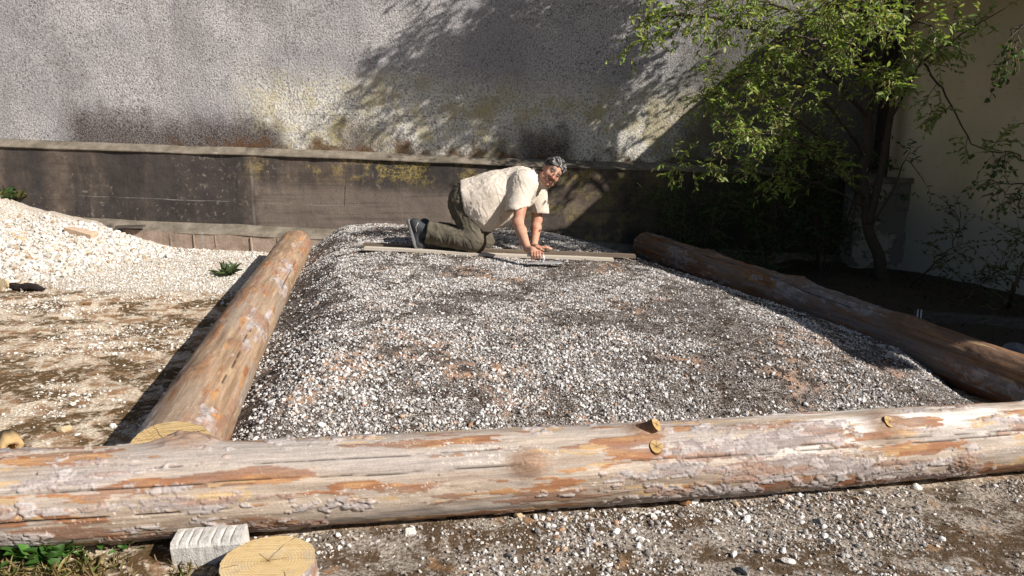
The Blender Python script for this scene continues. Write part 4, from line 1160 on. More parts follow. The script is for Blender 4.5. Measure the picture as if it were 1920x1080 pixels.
link('shell', mesh('shell', np.array(V), F), plain('rotten tan wood', (.40, .27, .13), .9, .4, 50, .7), hs, True)

def lump(name, p, size, mat, label, cat, rot=0.0, seed=0, sub=3, group=None, tilt=0.0, sink=.3):
    me = stone_mesh(name, seed, sub); me.materials.append(mat)
    o = link(name, me); o.scale = size; o.rotation_euler = (tilt, 0, rot)
    o.location = (p[0], p[1], p[2] + size[2] * sink)
    return tag(o, label, cat, group)
def rock_mat(name, c):
    m = Mat(name, .9, .15); n = m.noise(m.obj(), 3, 5, .65); m.col(m.mix(n, tuple(x * .7 for x in c), tuple(min(.85, x * 1.2) for x in c))); m.bump(n, .35, .1); return m.m
M_RW, M_RT, M_RB, M_RG = rock_mat('white rock', (.66, .62, .56)), rock_mat('tan rock', (.46, .36, .22)), rock_mat('brown clod', (.24, .13, .065)), rock_mat('grey rock', (.20, .195, .20))
ROCKS = [(767, 1003, 14, M_RW, 'single white stone on the path below the middle of the front log'), (972, 970, 13, M_RT, 'tan stone touching the underside of the front log left of the white band'),
    (1282, 946, 17, M_RB, 'rusty brown clod beneath the front log'), (1303, 942, 13, M_RW, 'white stone beside the rusty clod under the front log'),
    (1376, 946, 11, M_RT, 'small tan stone under the front log right of the rusty clod'), (1719, 917, 12, M_RW, 'white stone under the right part of the front log'),
    (1538, 981, 12, M_RG, 'grey stone in the white gravel band on the path'), (1479, 1056, 15, M_RW, 'white stone near the bottom edge right of centre'),
    (1376, 1043, 11, M_RW, 'pale stone near the bottom edge left of a larger one'), (1392, 1074, 17, M_RG, 'greyish rock cut by the bottom edge'),
    (135, 744, 9, M_RW, 'white stone on brown dirt, upper of two, left of the log shadow'), (137, 760, 9, M_RW, 'white stone on brown dirt, lower of two, left of the log shadow'),
    (120, 808, 16, M_RT, 'flat tan stone on the dirt left of the log shadow'), (145, 817, 7, M_RW, 'small white pebble beside the flat tan stone'),
    (6, 541, 22, M_RT, 'tan stone at the left edge beside the charred wood'), (41, 451, 11, M_RT, 'tan stone set in the upper slope of the white heap'),
    (1910, 668, 32, M_RG, 'grey boulder at the right edge behind the dark log'), (165, 572, 9, M_RB, 'brown clod at the foot of the white heap'), (495, 1070, 5, M_RB, 'small rusty chip by the log piece')][:18]
for k, (px, py, r_, mt, lb) in enumerate(ROCKS):
    p = gz(px, py); w = r_ / FPX * (p[1] * CP + (CAM_H - p[2]) * SP)
    lump('stone', p, (w, w * .85, w * .95), mt, lb, 'stone', k * 1.3, 500 + k)

M_CHAR = plain('charred wood', (.022, .016, .014), .9, .5, 40, .9)
p = gz(50, 546)
cw = empty('charred_wood', p, 'charred dark wood chunk lying on the white stones at the left', 'wood')
u_ = unit(A_([1, -.12, -.05])); pts = [p + u_ * t + A_([0, 0, .035 + .008 * math.sin(t * 30)]) for t in np.linspace(-.15, .16, 9)]
MB().tube(pts, [.014, .030, .034, .033, .036, .031, .030, .022, .012], 7).build('chunk', M_CHAR, cw, False)
p = at(147, 392, 7.75); p[2] = ground_z(p[0], p[1])
sl = empty('stone_slab', (p[0], p[1], p[2]), 'tan broken brick lying on the crest of the white heap by the wall', 'brick')
p[2] += .03
MB().box(p, (.30, .13, .075), Matrix.Rotation(math.radians(13), 3, 'Y') @ Matrix.Rotation(-.1, 3, 'Z'), .01, 5).build('brick', plain('dusty tan brick', (.46, .34, .24), .9, .3, 30, .6), sl, False, .008)
s0, s1 = at(216, 410, 8.14), at(270, 418, 8.16)
s0[2] = ground_z(s0[0], s0[1]) + .03; s1[2] = .185 - .05 * s1[0] + .02
st = empty('dark_slat', (s0 + s1) / 2, 'dark thin slat lying where the heap meets the lower ledge', 'wood')
dv = Vector(s1 - s0); MB().box((s0 + s1) / 2 + A_([0, 0, .02]), (dv.length, .07, .025), dv.to_track_quat('X', 'Z').to_matrix(), .004).build('slat', M_BEAM, st)

# ------------------------------------------------------------------ weeds and dry grass
def weed(px, py, n, ln, w, up, pal, label, seed, group=None, broad=False, cat='plant'):
    r = random.Random(seed); p = gz(px, py); o = empty('weed', p, label, cat, group); L_ = Leaves(); S_ = MB()
    for k in range(n):
        a = r.uniform(0, 6.283); el = r.uniform(*up); d = A_([math.cos(a) * math.cos(el), math.sin(a) * math.cos(el), math.sin(el)])
        s = ln * r.uniform(.6, 1.1); c = pal[r.randrange(len(pal))]; v = r.uniform(.75, 1.25)
        b0 = p + A_([r.gauss(0, 1) * w * .5, r.gauss(0, 1) * w * .3, r.uniform(.0, .05) if broad else 0])
        if broad: S_.tube([p + (b0 - p) * .3, b0 + d * .01], .0018, 4, False)
        L_.add(b0, d, unit(A_([0, 0, 1.]) + vr(r) * .3 - d * .3), s, s * (.75 if broad else .2) * r.uniform(.8, 1.2), tuple(x * v for x in c))
    if broad: S_.build('stems', M_TWIG, o)
    me = L_.mesh('leaves', .3, .3); link('leaves', me, M_LEAF, o)
PG = [(.055, .14, .025), (.07, .17, .03), (.045, .11, .02)]
weed(427, 517, 44, .15, .05, (.5, 1.35), [(.09, .13, .055), (.12, .16, .075), (.16, .20, .11)], 'spiky grey green weed on the white gravel beside the left log', 71)
weed(75, 1052, 90, .050, .10, (.3, 1.3), PG, 'bright green leafy weed under the left end of the front log', 72, 'weeds under the front log', True)
weed(125, 1040, 30, .045, .07, (.1, 1.0), PG, 'smaller green weed right beside the leafy one under the front log', 73, 'weeds under the front log', True)
weed(210, 1034, 9, .034, .05, (.0, .7), PG, 'few single green leaves under the front log left of the block', 74, 'weeds under the front log', True)
weed(240, 1030, 7, .030, .04, (.1, .8), PG, 'tiny seedling nearest the concrete block', 75, 'weeds under the front log', True)
weed(22, 372, 60, .16, .16, (.35, 1.3), [(.05, .10, .03), (.07, .12, .035), (.16, .14, .06)], 'tuft of green weeds on top of the white heap at the left edge', 76)
Lg = Leaves(); r = random.Random(77)
for _ in range(1500):
    x, y = r.uniform(-1.75, -.95), r.uniform(1.95, 2.24)
    if r.random() > float(sstep(.42, .6, fbm(A_([x * 5]), A_([y * 5]), seed=78))[0]): continue
    a = r.uniform(0, 6.283); el = r.uniform(.1, 1.0); v = r.uniform(.6, 1.3)
    g_ = (.30, .235, .10) if r.random() < .8 else (.10, .14, .03)
    Lg.add(A_([x, y, ground_z(x, y)]), A_([math.cos(a) * math.cos(el), math.sin(a) * math.cos(el), math.sin(el)]), unit(vr(r)), r.uniform(.02, .06), .0022, tuple(q_ * v for q_ in g_))
tag(link('dry_grass', Lg.mesh('dry_grass', .1, .4), M_LEAF), 'dry straw-coloured grass in the bottom left corner', 'grass', None, 'stuff')

# ------------------------------------------------------------------ the kneeling man
class SDF:
    """signed distance grid; shapes are blended smoothly and skinned as one surface"""
    def __init__(s, lo, hi, h):
        s.lo, s.h = np.array(lo, np.float32), h
        s.n = np.ceil((np.array(hi) - s.lo) / h).astype(int) + 1
        s.F = np.full(s.n, 1.0, np.float32)
    def sub(s, lo, hi):
        a = np.clip(np.floor((lo - s.lo) / s.h).astype(int), 0, s.n - 1); b = np.clip(np.ceil((hi - s.lo) / s.h).astype(int) + 1, 1, s.n)
        sl = tuple(slice(i, j) for i, j in zip(a, b))
        ax = [(s.lo[i] + s.h * np.arange(a[i], b[i])).astype(np.float32) for i in range(3)]
        return sl, ax[0][:, None, None], ax[1][None, :, None], ax[2][None, None, :]
    def put(s, sl, d, k, mode):
        A = s.F[sl]
        if mode == 'cut': d = -d; h = np.clip(.5 - .5 * (d - A) / -k * -1, 0, 1) if False else None
        if mode == 'add':
            h = np.clip(.5 + .5 * (d - A) / k, 0, 1); s.F[sl] = d * (1 - h) + A * h - k * h * (1 - h)
        else:
            h = np.clip(.5 + .5 * (A - d) / k, 0, 1); s.F[sl] = d * (1 - h) + A * h + k * h * (1 - h)
    def cone(s, a, b, ra, rb, k=.02, mode='add', sq=(1, 1, 1)):
        a, b = np.array(a, np.float32), np.array(b, np.float32); m = max(ra, rb) + 2 * k + .02
        sl, X, Y, Z = s.sub(np.minimum(a, b) - m, np.maximum(a, b) + m)
        ba = b - a; q = max(float(ba @ ba), 1e-9)
        t = np.clip(((X - a[0]) * ba[0] + (Y - a[1]) * ba[1] + (Z - a[2]) * ba[2]) / q, 0, 1)
        d = np.sqrt((X - a[0] - t * ba[0]) ** 2 / sq[0] ** 2 + (Y - a[1] - t * ba[1]) ** 2 / sq[1] ** 2 + (Z - a[2] - t * ba[2]) ** 2 / sq[2] ** 2) - (ra + (rb - ra) * t)
        s.put(sl, d, k, mode); return s
    def chain(s, pts, rad, k=.012):
        for i in range(len(pts) - 1): s.cone(pts[i], pts[i + 1], rad[i], rad[i + 1], k)
        return s
    def ell(s, c, r, R=None, k=.02, mode='add'):
        """R: rows are the ellipsoid's own axes"""
        c, r = np.array(c, np.float32), np.array(r, np.float32); R = np.eye(3) if R is None else np.array(R)
        m = r.max() + 2 * k + .02
        sl, X, Y, Z = s.sub(c - m, c + m)
        k0 = 0; k1 = 0
        for i in range(3):
            w = (X - c[0]) * R[i][0] + (Y - c[1]) * R[i][1] + (Z - c[2]) * R[i][2]
            k0 = k0 + (w / r[i]) ** 2; k1 = k1 + (w / r[i] ** 2) ** 2
        k0 = np.sqrt(k0); k1 = np.sqrt(k1)
        s.put(sl, (k0 * (k0 - 1) / np.maximum(k1, 1e-6)).astype(np.float32), k, mode); return s
    def half(s, p, n, k=.006, lo=None, hi=None):
        """keep only what lies on the side of p that n points to (inside lo..hi)"""
        n = unit(np.array(n, float)); lo = s.lo if lo is None else np.array(lo); hi = s.lo + s.h * s.n if hi is None else np.array(hi)
        sl, X, Y, Z = s.sub(lo, hi)
        d = -((X - p[0]) * n[0] + (Y - p[1]) * n[1] + (Z - p[2]) * n[2])
        s.F[sl] = np.maximum(s.F[sl], d.astype(np.float32)); return s
    def surface(s):
        F = s.F; S = F < 0
        c = sum(S[i:S.shape[0] - 1 + i, j:S.shape[1] - 1 + j, k:S.shape[2] - 1 + k].astype(np.int8) for i in (0, 1) for j in (0, 1) for k in (0, 1))
        act = (c > 0) & (c < 8); I = np.argwhere(act); idx = np.full(act.shape, -1, np.int32); idx[act] = np.arange(len(I))
        cor = [(i, j, k) for i in (0, 1) for j in (0, 1) for k in (0, 1)]
        val = [F[I[:, 0] + a, I[:, 1] + b, I[:, 2] + g_] for a, b, g_ in cor]
        acc = np.zeros((len(I), 3)); cnt = np.zeros(len(I))
        for x in range(8):
            for y in range(x + 1, 8):
                if sum(p != q_ for p, q_ in zip(cor[x], cor[y])) != 1: continue
                va, vb = val[x], val[y]; m_ = (va < 0) != (vb < 0)
                t = np.where(m_, va / np.where(m_, va - vb, 1), 0)
                acc += m_[:, None] * (np.array(cor[x]) + np.multiply.outer(t, np.array(cor[y]) - np.array(cor[x]))); cnt += m_
        V = s.lo + s.h * (I + acc / cnt[:, None])
        Q = []
        for ax in range(3):
            u, v = [a for a in range(3) if a != ax]
            if ax == 1: u, v = v, u
            s0 = np.take(S, range(S.shape[ax] - 1), ax); s1 = np.take(S, range(1, S.shape[ax]), ax)
            E = np.argwhere(s0 != s1); E = E[(E[:, u] > 0) & (E[:, v] > 0) & (E[:, u] < idx.shape[u]) & (E[:, v] < idx.shape[v])]
            fl = S[tuple(E.T)]
            def cell(du, dv): q_ = E.copy(); q_[:, u] -= du; q_[:, v] -= dv; return idx[tuple(q_.T)]
            quad = np.stack([cell(1, 1), cell(0, 1), cell(0, 0), cell(1, 0)], 1)
            quad[~fl] = quad[~fl][:, ::-1]
            Q.append(quad)
        Q = np.concatenate(Q)
        return V, Q[(Q >= 0).all(1)]

def vnormals(V, Q):
    n = np.cross(V[Q[:, 2]] - V[Q[:, 0]], V[Q[:, 3]] - V[Q[:, 1]])
    N = np.zeros_like(V)
    for j in range(4): np.add.at(N, Q[:, j], n)
    return N / (np.linalg.norm(N, axis=1, keepdims=True) + 1e-12)
def relax(V, Q, it=2, f=.5):
    for _ in range(it):
        acc = np.zeros_like(V); c = np.zeros(len(V))
        for j in range(4):
            a, b = Q[:, j], Q[:, (j + 1) % 4]
            np.add.at(acc, a, V[b]); np.add.at(acc, b, V[a]); np.add.at(c, a, 1); np.add.at(c, b, 1)
        V = V + f * (acc / np.maximum(c, 1)[:, None] - V)
    return V

NY, FY = 6.48, 6.84                                                    # near and far side of the body
PZ = lambda px, py, Y: at(px, py, Y)
sh_n, el_n, wr_n = PZ(984, 345, 6.48), PZ(971, 418, 6.30), PZ(989, 466, 6.08)
sh_f, el_f, wr_f = PZ(1002, 346, 6.88), PZ(1007, 412, 6.86), PZ(1001, 462, 6.70)
hip_n, kn_n, an_n = PZ(872, 378, 6.59), PZ(890, 453, 6.47), PZ(804, 436, 6.50)
hip_f, kn_f, an_f = PZ(873, 376, 6.80), PZ(907, 450, 6.82), PZ(822, 434, 6.86)
pel, bel, che = PZ(874, 368, 6.67), PZ(920, 370, 6.67), PZ(970, 352, 6.67)
nk0, HC_ = PZ(998, 338, 6.66), PZ(1035, 323, 6.53)
hf = unit(A_([.20, -.95, -.16])); hu = A_([.66, .02, .75]); hu = unit(hu - hf * (hu @ hf)); hl = np.cross(hu, hf)
HR = [hl, hf, hu]
def H(l, f, u): return HC_ + hl * l + hf * f + hu * u

man = empty('person', (pel[0], pel[1], bed_z(pel[0], pel[1])), 'person in beige shirt and olive trousers kneeling on planks, smoothing gravel with a trowel', 'person')

# trowel first, so the fingers can close round its handle
tb = PZ(1020, 500, 6.0); bz = bed_z(tb[0], tb[1]) + .028; tb[2] = bz
trowel = empty('trowel', tb, 'steel plastering trowel held flat on the gravel in the right hand', 'trowel')
m = Mat('worn steel', .45, .5); m.b.inputs['Metallic'].default_value = .5; n = m.noise(m.obj(), 30, 4); m.col(m.mix(n, (.42, .42, .43), (.62, .62, .64)))
M_STEEL = m.m
mb = MB(); V = []
for zz in (0, .004):
    V += [(-.135, -.055, zz), (.105, -.055, zz), (.15, -.02, zz), (.15, .02, zz), (.105, .055, zz), (-.135, .055, zz)]
F = [(5, 4, 3, 2, 1, 0), (6, 7, 8, 9, 10, 11)] + [(i, (i + 1) % 6, 6 + (i + 1) % 6, 6 + i) for i in range(6)]
mb.add([tb + A_(v) for v in V], F).build('blade', M_STEEL, trowel, False, .001)
hh = .062
hc = tb + A_([-.075, 0, hh + .004])                                     # centre of the handle
MB().tube([tb + A_([-.02, 0, .004]), tb + A_([.0, 0, .03]), tb + A_([-.008, 0, hh]), tb + A_([-.03, 0, hh + .004])], [.010, .008, .008, .008], 8).build('tang', M_STEEL, trowel, True)
MB().tube([hc + A_([t, 0, 0]) for t in (-.065, -.06, 0, .045, .05)], [.010, .014, .0155, .013, .009], 12).build('handle', wood('trowel handle', (.45, .40, .33), (.60, .55, .47)), trowel, True)

B = SDF((-1.0, 5.86, .30), (.52, 7.06, 1.25), .0045)
# trunk, hips and legs (inside the clothes)
B.ell(pel, (.13, .16, .12), k=.05).ell(bel, (.20, .16, .14), k=.06).ell(che, (.15, .19, .13), k=.06)
for a, b, c in ((hip_n, kn_n, an_n), (hip_f, kn_f, an_f)): B.cone(a, b, .080, .055, .05).cone(b, c, .052, .036, .03)
# arms: upper arm, elbow, swelling forearm, wrist
for a, b, c in ((sh_n, el_n, wr_n), (sh_f, el_f, wr_f)):
    B.cone(a, b, .062, .047, .03); fm = b * .68 + c * .32
    B.cone(b, fm, .044, .047, .02).cone(fm, c, .047, .030, .02).ell(b + A_([-.012, 0, -.006]), (.036, .036, .04), k=.02)
# right hand closed round the handle
palm = hc + A_([-.005, .012, .024])
B.cone(wr_n, palm + A_([-.012, .004, .012]), .029, .030, .02)
B.ell(palm, (.046, .030, .022), k=.015)
for i, (dx, s_) in enumerate(((.036, 1.0), (.014, 1.08), (-.008, 1.02), (-.029, .85))):
    ang = [math.radians(a) for a in (78, 150, 215, 285)]; rr = .0245
    pts = [hc + A_([dx + .003 * j, -rr * s_ * math.sin(a) * 1.0 if False else -rr * s_ * math.cos(a - math.pi / 2 - 1.571 + 1.571) * 1.05, rr * math.sin(math.pi - a)]) for j, a in enumerate(ang)]
    pts = [hc + A_([dx, .012, .030]), hc + A_([dx + .002, -.020 * s_, .024]), hc + A_([dx + .003, -.029 * s_, -.002]), hc + A_([dx + .003, -.012, -.023])]
    B.chain(pts, [.0115, .0108, .0098, .0088], .006)
B.chain([palm + A_([.022, .014, .002]), hc + A_([.052, .020, .014]), hc + A_([.066, .002, .012])], [.0135, .0115, .0095], .008)
# left hand flat on the plank
pz2 = bed_z(.25, 6.62) + .046
hb = A_([wr_f[0] + .045, 6.64, pz2 + .020])
B.cone(wr_f, hb + A_([-.02, .01, .006]), .029, .027, .02).ell(hb, (.048, .042, .017), k=.015)
for i, (dy, ln) in enumerate(((-.030, .072), (-.010, .084), (.010, .080), (.029, .062))):
    p0 = hb + A_([.032, dy, .002]); d = unit(A_([1, dy * 4, 0]))
    B.chain([p0, p0 + d * ln * .45 + A_([0, 0, .006]), p0 + d * ln * .78 + A_([0, 0, -.003]), p0 + d * ln + A_([0, 0, -.010])], [.0110, .0100, .0092, .0080], .005)
B.chain([hb + A_([-.015, -.032, 0]), hb + A_([.012, -.062, -.003]), hb + A_([.036, -.072, -.010])], [.014, .0115, .0090], .008)
# neck and head
B.cone(nk0, H(0, -.020, -.055), .066, .058, .03)
B.ell(H(0, -.012, .030), (.076, .096, .086), HR, .02).ell(H(0, .020, -.045), (.064, .072, .078), HR, .03)
B.ell(H(0, .060, -.105), (.030, .026, .022), HR, .025)                                            # chin
for sg in (-1, 1):
    B.ell(H(sg * .040, .062, -.028), (.026, .022, .024), HR, .02)                                 # cheeks
    B.ell(H(sg * .052, .030, -.080), (.022, .034, .024), HR, .025)                                # jaw
    B.ell(H(sg * .078, -.012, -.008), (.009, .020, .033), HR, .006)                               # ears
    B.ell(H(sg * .032, .100, .008), (.019, .017, .012), HR, .010, 'cut')                          # eye sockets
B.cone(H(-.040, .074, .030), H(.040, .074, .030), .013, .013, .014)                               # brow
B.cone(H(0, .086, .014), H(0, .112, -.030), .010, .0135, .008)                                    # nose
for sg in (-1, 1): B.ell(H(sg * .012, .098, -.034), (.009, .012, .008), HR, .006)
B.cone(H(-.024, .083, -.052), H(.024, .083, -.052), .010, .010, .010)                             # moustache
B.cone(H(-.018, .086, -.072), H(.018, .086, -.072), .008, .008, .008)                             # lower lip
B.cone(H(-.022, .102, -.063), H(.022, .102, -.063), .006, .006, .004, 'cut')
V, Q = B.surface()
V = relax(V, Q, 1, .4)
D = V - HC_; l_, f_, u_ = D @ hl, D @ hf, D @ hu
near = np.linalg.norm(D, axis=1) < .19
nz = fbm(V[:, 0] * 60, V[:, 1] * 60, V[:, 2] * 60, seed=601, octs=3)
mot = fbm(V[:, 0] * 16, V[:, 1] * 16, V[:, 2] * 16, seed=602, octs=3)
skin = A_([.47, .255, .170]) + (A_([.40, .175, .115]) - A_([.47, .255, .170])) * sstep(.4, .7, mot)[:, None]
skin = skin * (.88 + .24 * nz)[:, None]
def paint(msk, c, a=1.0):
    global skin
    skin = skin + (A_(c) - skin) * (msk * a * near)[:, None]
paint(np.exp(-((np.abs(l_) - .035) / .020) ** 2) * np.exp(-((u_ + .025) / .022) ** 2) * (f_ > .03), (.46, .17, .115), .6)
paint(np.exp(-(l_ / .014) ** 2) * np.exp(-((u_ + .03) / .02) ** 2) * (f_ > .09), (.46, .16, .11), .6)
paint(sstep(.019, .011, np.abs(u_ - .034)) * sstep(.056, .048, np.abs(l_)) * sstep(.008, .014, np.abs(l_)) * (f_ > .05), (.10, .075, .06), .75)
paint(sstep(.014, .008, np.abs(u_ + .051)) * sstep(.032, .024, np.abs(l_)) * (f_ > .06), (.20, .15, .125), .85)
paint(sstep(.010, .004, np.abs(u_ + .067)) * sstep(.026, .018, np.abs(l_)) * (f_ > .06), (.22, .07, .06), .9)
paint(sstep(-.045, -.075, u_) * (f_ > .0), (.36, .20, .145), .5)
m = Mat('sunburnt skin', .62, .2); m.col(m.attr('col')); n = m.noise(m.obj(), 220, 3); m.bump(n, .15, .002)
m.b.inputs['Subsurface Weight'].default_value = .06; m.b.inputs['Subsurface Radius'].default_value = (.012, .005, .003)
M_SKIN = m.m
body = link('body', mesh('body', V, Q, {'col': np.clip(skin, 0, 1)}), M_SKIN, man, True)
M_EYE = plain('eye white', (.27, .20, .17), .3, .05, 10, 0); M_IRIS = plain('dark iris', (.03, .02, .015), .15, .1, 10, 0)
for sg in (-1, 1):
    for nm, off, rad, mt in (('eye', .0785, .0108, M_EYE), ('iris', .0848, .0072, M_IRIS)):
        bm = bmesh.new(); bmesh.ops.create_icosphere(bm, subdivisions=3, radius=rad); me = bpy.data.meshes.new(nm); bm.to_mesh(me); bm.free()
        o = link(nm, me, mt, None, True)
        if nm == 'eye': o.location = H(sg * .032, off, .006); o.parent = man; o.matrix_parent_inverse = Matrix.Translation(-man.location); eye = o
        else: o.location = Vector(H(sg * .032, off, .006)) - eye.location; o.parent = eye

# hair: grey, combed back, longer over the ears
Hh = SDF(HC_ - .17, HC_ + .17, .004)
Hh.ell(H(0, -.016, .036), (.090, .106, .096), HR, .01).ell(H(0, -.060, -.01), (.078, .062, .080), HR, .02)
sl, X, Y, Z = Hh.sub(HC_ - .17, HC_ + .17)
dot = lambda v: (X - HC_[0]) * v[0] + (Y - HC_[1]) * v[1] + (Z - HC_[2]) * v[2]
hl_, hf_, hu_ = dot(hl), dot(hf), dot(hu)
cutn = .012 + .030 * (fbm(hl_ * 70, hf_ * 25, hu_ * 10, seed=614, octs=3) - .5) - (hu_ * .80 - hf_ * .60)
Hh.F[sl] = np.maximum(Hh.F[sl], cutn.astype(np.float32))
V, Q = Hh.surface(); V = relax(V, Q, 1, .5); N = vnormals(V, Q); D = V - HC_
st_ = fbm(D @ hl * 55, D @ hf * 18, D @ hu * 22, seed=611, octs=4)
V = V + N * (.015 * (st_ - .42))[:, None]
hc_ = A_([.030, .027, .025]) + (A_([.27, .258, .245]) - A_([.030, .027, .025])) * sstep(.40, .74, fbm(D @ hl * 90, D @ hf * 30, D @ hu * 40, seed=612, octs=3))[:, None]
m = Mat('grey hair', .75, .15); m.col(m.attr('col')); M_HAIR = m.m
hair = link('hair', mesh('hair', V, Q, {'col': hc_}), M_HAIR, man, True)
# loose locks combed back and to the side over the cap of hair
rh = random.Random(615); LV, LF, LC = [], [], []
for _ in range(420):
    d = unit(A_([rh.gauss(0, 1), rh.gauss(0, 1), rh.gauss(0, 1)]))                    # in head axes: side, front, up
    if d[2] * .80 - d[1] * .60 < .12: continue
    p = A_([d[0] * .088, -.016 + d[1] * .104, .036 + d[2] * .094])
    g_ = unit(A_([.8 * d[0] + rh.gauss(0, .35), -1.0 + rh.gauss(0, .3), -.25 + rh.gauss(0, .3)])); g_ = unit(g_ - d * (g_ @ d))
    ln = rh.uniform(.03, .065); sd = np.cross(d, g_); b0 = len(LV); shade = rh.random() ** 2.0
    cl = A_([.045, .042, .040]) + A_([.46, .445, .43]) * shade
    for i in range(5):
        t = i / 4; q_ = p + g_ * ln * t + d * (.004 + .012 * math.sin(t * 2.6)) - d * ln * t * t * .35; w = .0042 * (1 - .75 * t)
        for k in range(3):
            an = 2.094 * k; v = q_ + (sd * math.cos(an) + d * math.sin(an)) * w
            LV.append(H(*v)); LC.append(cl)
    LF += [(b0 + i * 3 + k, b0 + i * 3 + (k + 1) % 3, b0 + (i + 1) * 3 + (k + 1) % 3, b0 + (i + 1) * 3 + k) for i in range(4) for k in range(3)]
lk = link('hair_locks', mesh('hair_locks', A_(LV), np.array(LF), {'col': A_(LC)}), M_HAIR, None, True); lk.parent = hair; lk.matrix_parent_inverse = Matrix.Identity(4); lk['kind'] = 'stuff'

# glasses
gl = MB()
for sg in (-1, 1):
    ring = []
    for t in np.linspace(0, 2 * math.pi, 25):
        ring.append(H(sg * .033 + .026 * np.sign(math.cos(t)) * abs(math.cos(t)) ** .7, .112, -.002 + .018 * np.sign(math.sin(t)) * abs(math.sin(t)) ** .7))
    gl.tube(ring, .0017, 5, False)
gl.tube([H(-.008, .112, .004), H(0, .118, .007), H(.008, .112, .004)], .0017, 5)
for sg in (-1, 1): gl.tube([H(sg * .058, .110, .006), H(sg * .074, .085, .008), H(sg * .084, .0, .012), H(sg * .082, -.03, .0)], .0017, 5)
glasses = gl.build('glasses', plain('glasses wire', (.12, .11, .10), .3, .1, 10, 0, .5), man, True)
m = Mat('spectacle lens', .03, .5); tr = m.t.nodes.new('ShaderNodeBsdfTransparent'); mx = m.t.nodes.new('ShaderNodeMixShader'); fr_ = m.t.nodes.new('ShaderNodeFresnel')
gs = m.t.nodes.new('ShaderNodeBsdfGlossy'); gs.inputs['Roughness'].default_value = .05; fr_.inputs[0].default_value = 1.5
for a, b in ((fr_.outputs[0], mx.inputs[0]), (tr.outputs[0], mx.inputs[1]), (gs.outputs[0], mx.inputs[2]), (mx.outputs[0], m.t.nodes['Material Output'].inputs[0])): m.t.links.new(a, b)
for sg in (-1, 1):
    V = [H(sg * .033 + .025 * math.cos(t), .1125, -.002 + .017 * math.sin(t)) for t in np.linspace(0, 2 * math.pi, 20, endpoint=False)]
    ln_ = link('lens', mesh('lens', np.array(V), [tuple(range(20))]), m.m, man)

def cloth_mat(name, a, b_, weave=700):
    m = Mat(name, .9, .1); P = m.obj(); n1 = m.noise(P, 9, 5, .6); n2 = m.noise(P, weave, 2)
    m.col(m.mix(m.rng(n1, .3, .7), a, b_)); b = m.bump(n2, .12, .002); m.bump(m.noise(P, 26, 4, .6), .35, .012, b)
    return m.m
M_SHIRT = cloth_mat('beige cotton', (.53, .455, .375), (.60, .525, .44))
m = Mat('olive twill', .9, .1); P = m.obj(); n1 = m.noise(P, 9, 5, .6); n2 = m.noise(P, 14, 6, .7)
c = m.mix(m.rng(n1, .3, .7), (.070, .060, .043), (.108, .093, .068))
c = m.mix(m.mul(m.rng(n2, .45, .75), .22), c, (.25, .215, .165))
m.col(c); b = m.bump(m.noise(P, 700, 2), .12, .002); m.bump(m.noise(P, 26, 4, .6), .45, .014, b)
M_TROUSER = m.m

def folds(V, Q, seed, amp, dirv, fr=9.0, along=2.2):
    """creases drawn out along dirv"""
    N = vnormals(V, Q); d = unit(A_(dirv, ) if False else np.array(dirv, float)); e = unit(np.cross(d, [0.1, 1, .2])); g_ = np.cross(d, e)
    w = fbm(V @ d * 3, V @ e * 4, V @ g_ * 4, seed=seed) * .5
    f = fbm(V @ d * along + w, V @ e * fr + w * 2, V @ g_ * fr + w * 2, seed=seed + 3, octs=3)
    return V + N * (amp * (1 - np.abs(2 * f - 1) * 2.2) + 1.1 * amp * (np.exp(-((f - .44) / .030) ** 2) - np.exp(-((f - .56) / .030) ** 2)))[:, None]

# shirt
S_ = SDF((-.62, 6.15, .45), (.42, 7.15, 1.25), .006)
S_.cone(PZ(880, 373, 6.67), PZ(925, 367, 6.67), .178, .204, .05, sq=(1, 1.34, 1)).cone(PZ(925, 367, 6.67), PZ(972, 353, 6.67), .204, .190, .05, sq=(1, 1.2, 1))
S_.ell(PZ(906, 398, 6.66), (.19, .26, .205), k=.09).ell(PZ(935, 386, 6.66), (.13, .19, .145), k=.06)
S_.cone(PZ(984, 343, 6.50), PZ(990, 345, 6.86), .115, .115, .05)
s_end, f_end = PZ(968, 394, 6.37), PZ(1012, 398, 6.87)
S_.cone(sh_n + A_([-.02, 0, -.01]), s_end, .104, .092, .04).cone(sh_f + A_([.0, 0, -.02]), f_end, .105, .088, .045)
S_.cone(nk0, H(0, -.02, -.10), .085, .074, .03)
# hems: behind, at the cuffs, open neck
hA, hB = PZ(862, 334, 6.67), PZ(886, 441, 6.67)
hn = np.cross(hB - hA, [0, 1, 0]); hn = hn if hn[0] > 0 else -hn
S_.half(hA, hn)
fA, fB = PZ(884, 442, 6.67), PZ(966, 401, 6.67)
S_.half(PZ(886, 443, 6.67), A_([.48, 0, 1.0]) if False else A_([-.42, 0, 1.0]), hi=(f_end[0] - .26, 7.2, 1.25))
dn = unit(el_n - sh_n); S_.half(s_end, A_([-.30, .12, .95]), lo=(s_end[0] - .14, 6.15, .45), hi=(s_end[0] + .13, 6.52, s_end[2] + .06))
S_.half(f_end, A_([.10, 0, 1.0]), lo=(f_end[0] - .13, 6.74, .45), hi=(f_end[0] + .2, 7.15, f_end[2] + .06))
for (a, b, rr) in ((sh_n, s_end + unit(s_end - sh_n) * .10, .082), (sh_f, f_end + unit(f_end - sh_f) * .10, .074)):
    S_.cone(a * .35 + b * .65, b, rr * .9, rr * 1.05, .004, 'cut')
S_.cone(nk0 + unit(H(0, 0, -.08) - nk0) * .07, H(0, -.01, -.06), .060, .082, .004, 'cut')
S_.ell(PZ(896, 430, 6.66) + A_([.02, 0, -.045]), (.13, .24, .09), k=.01, mode='cut')
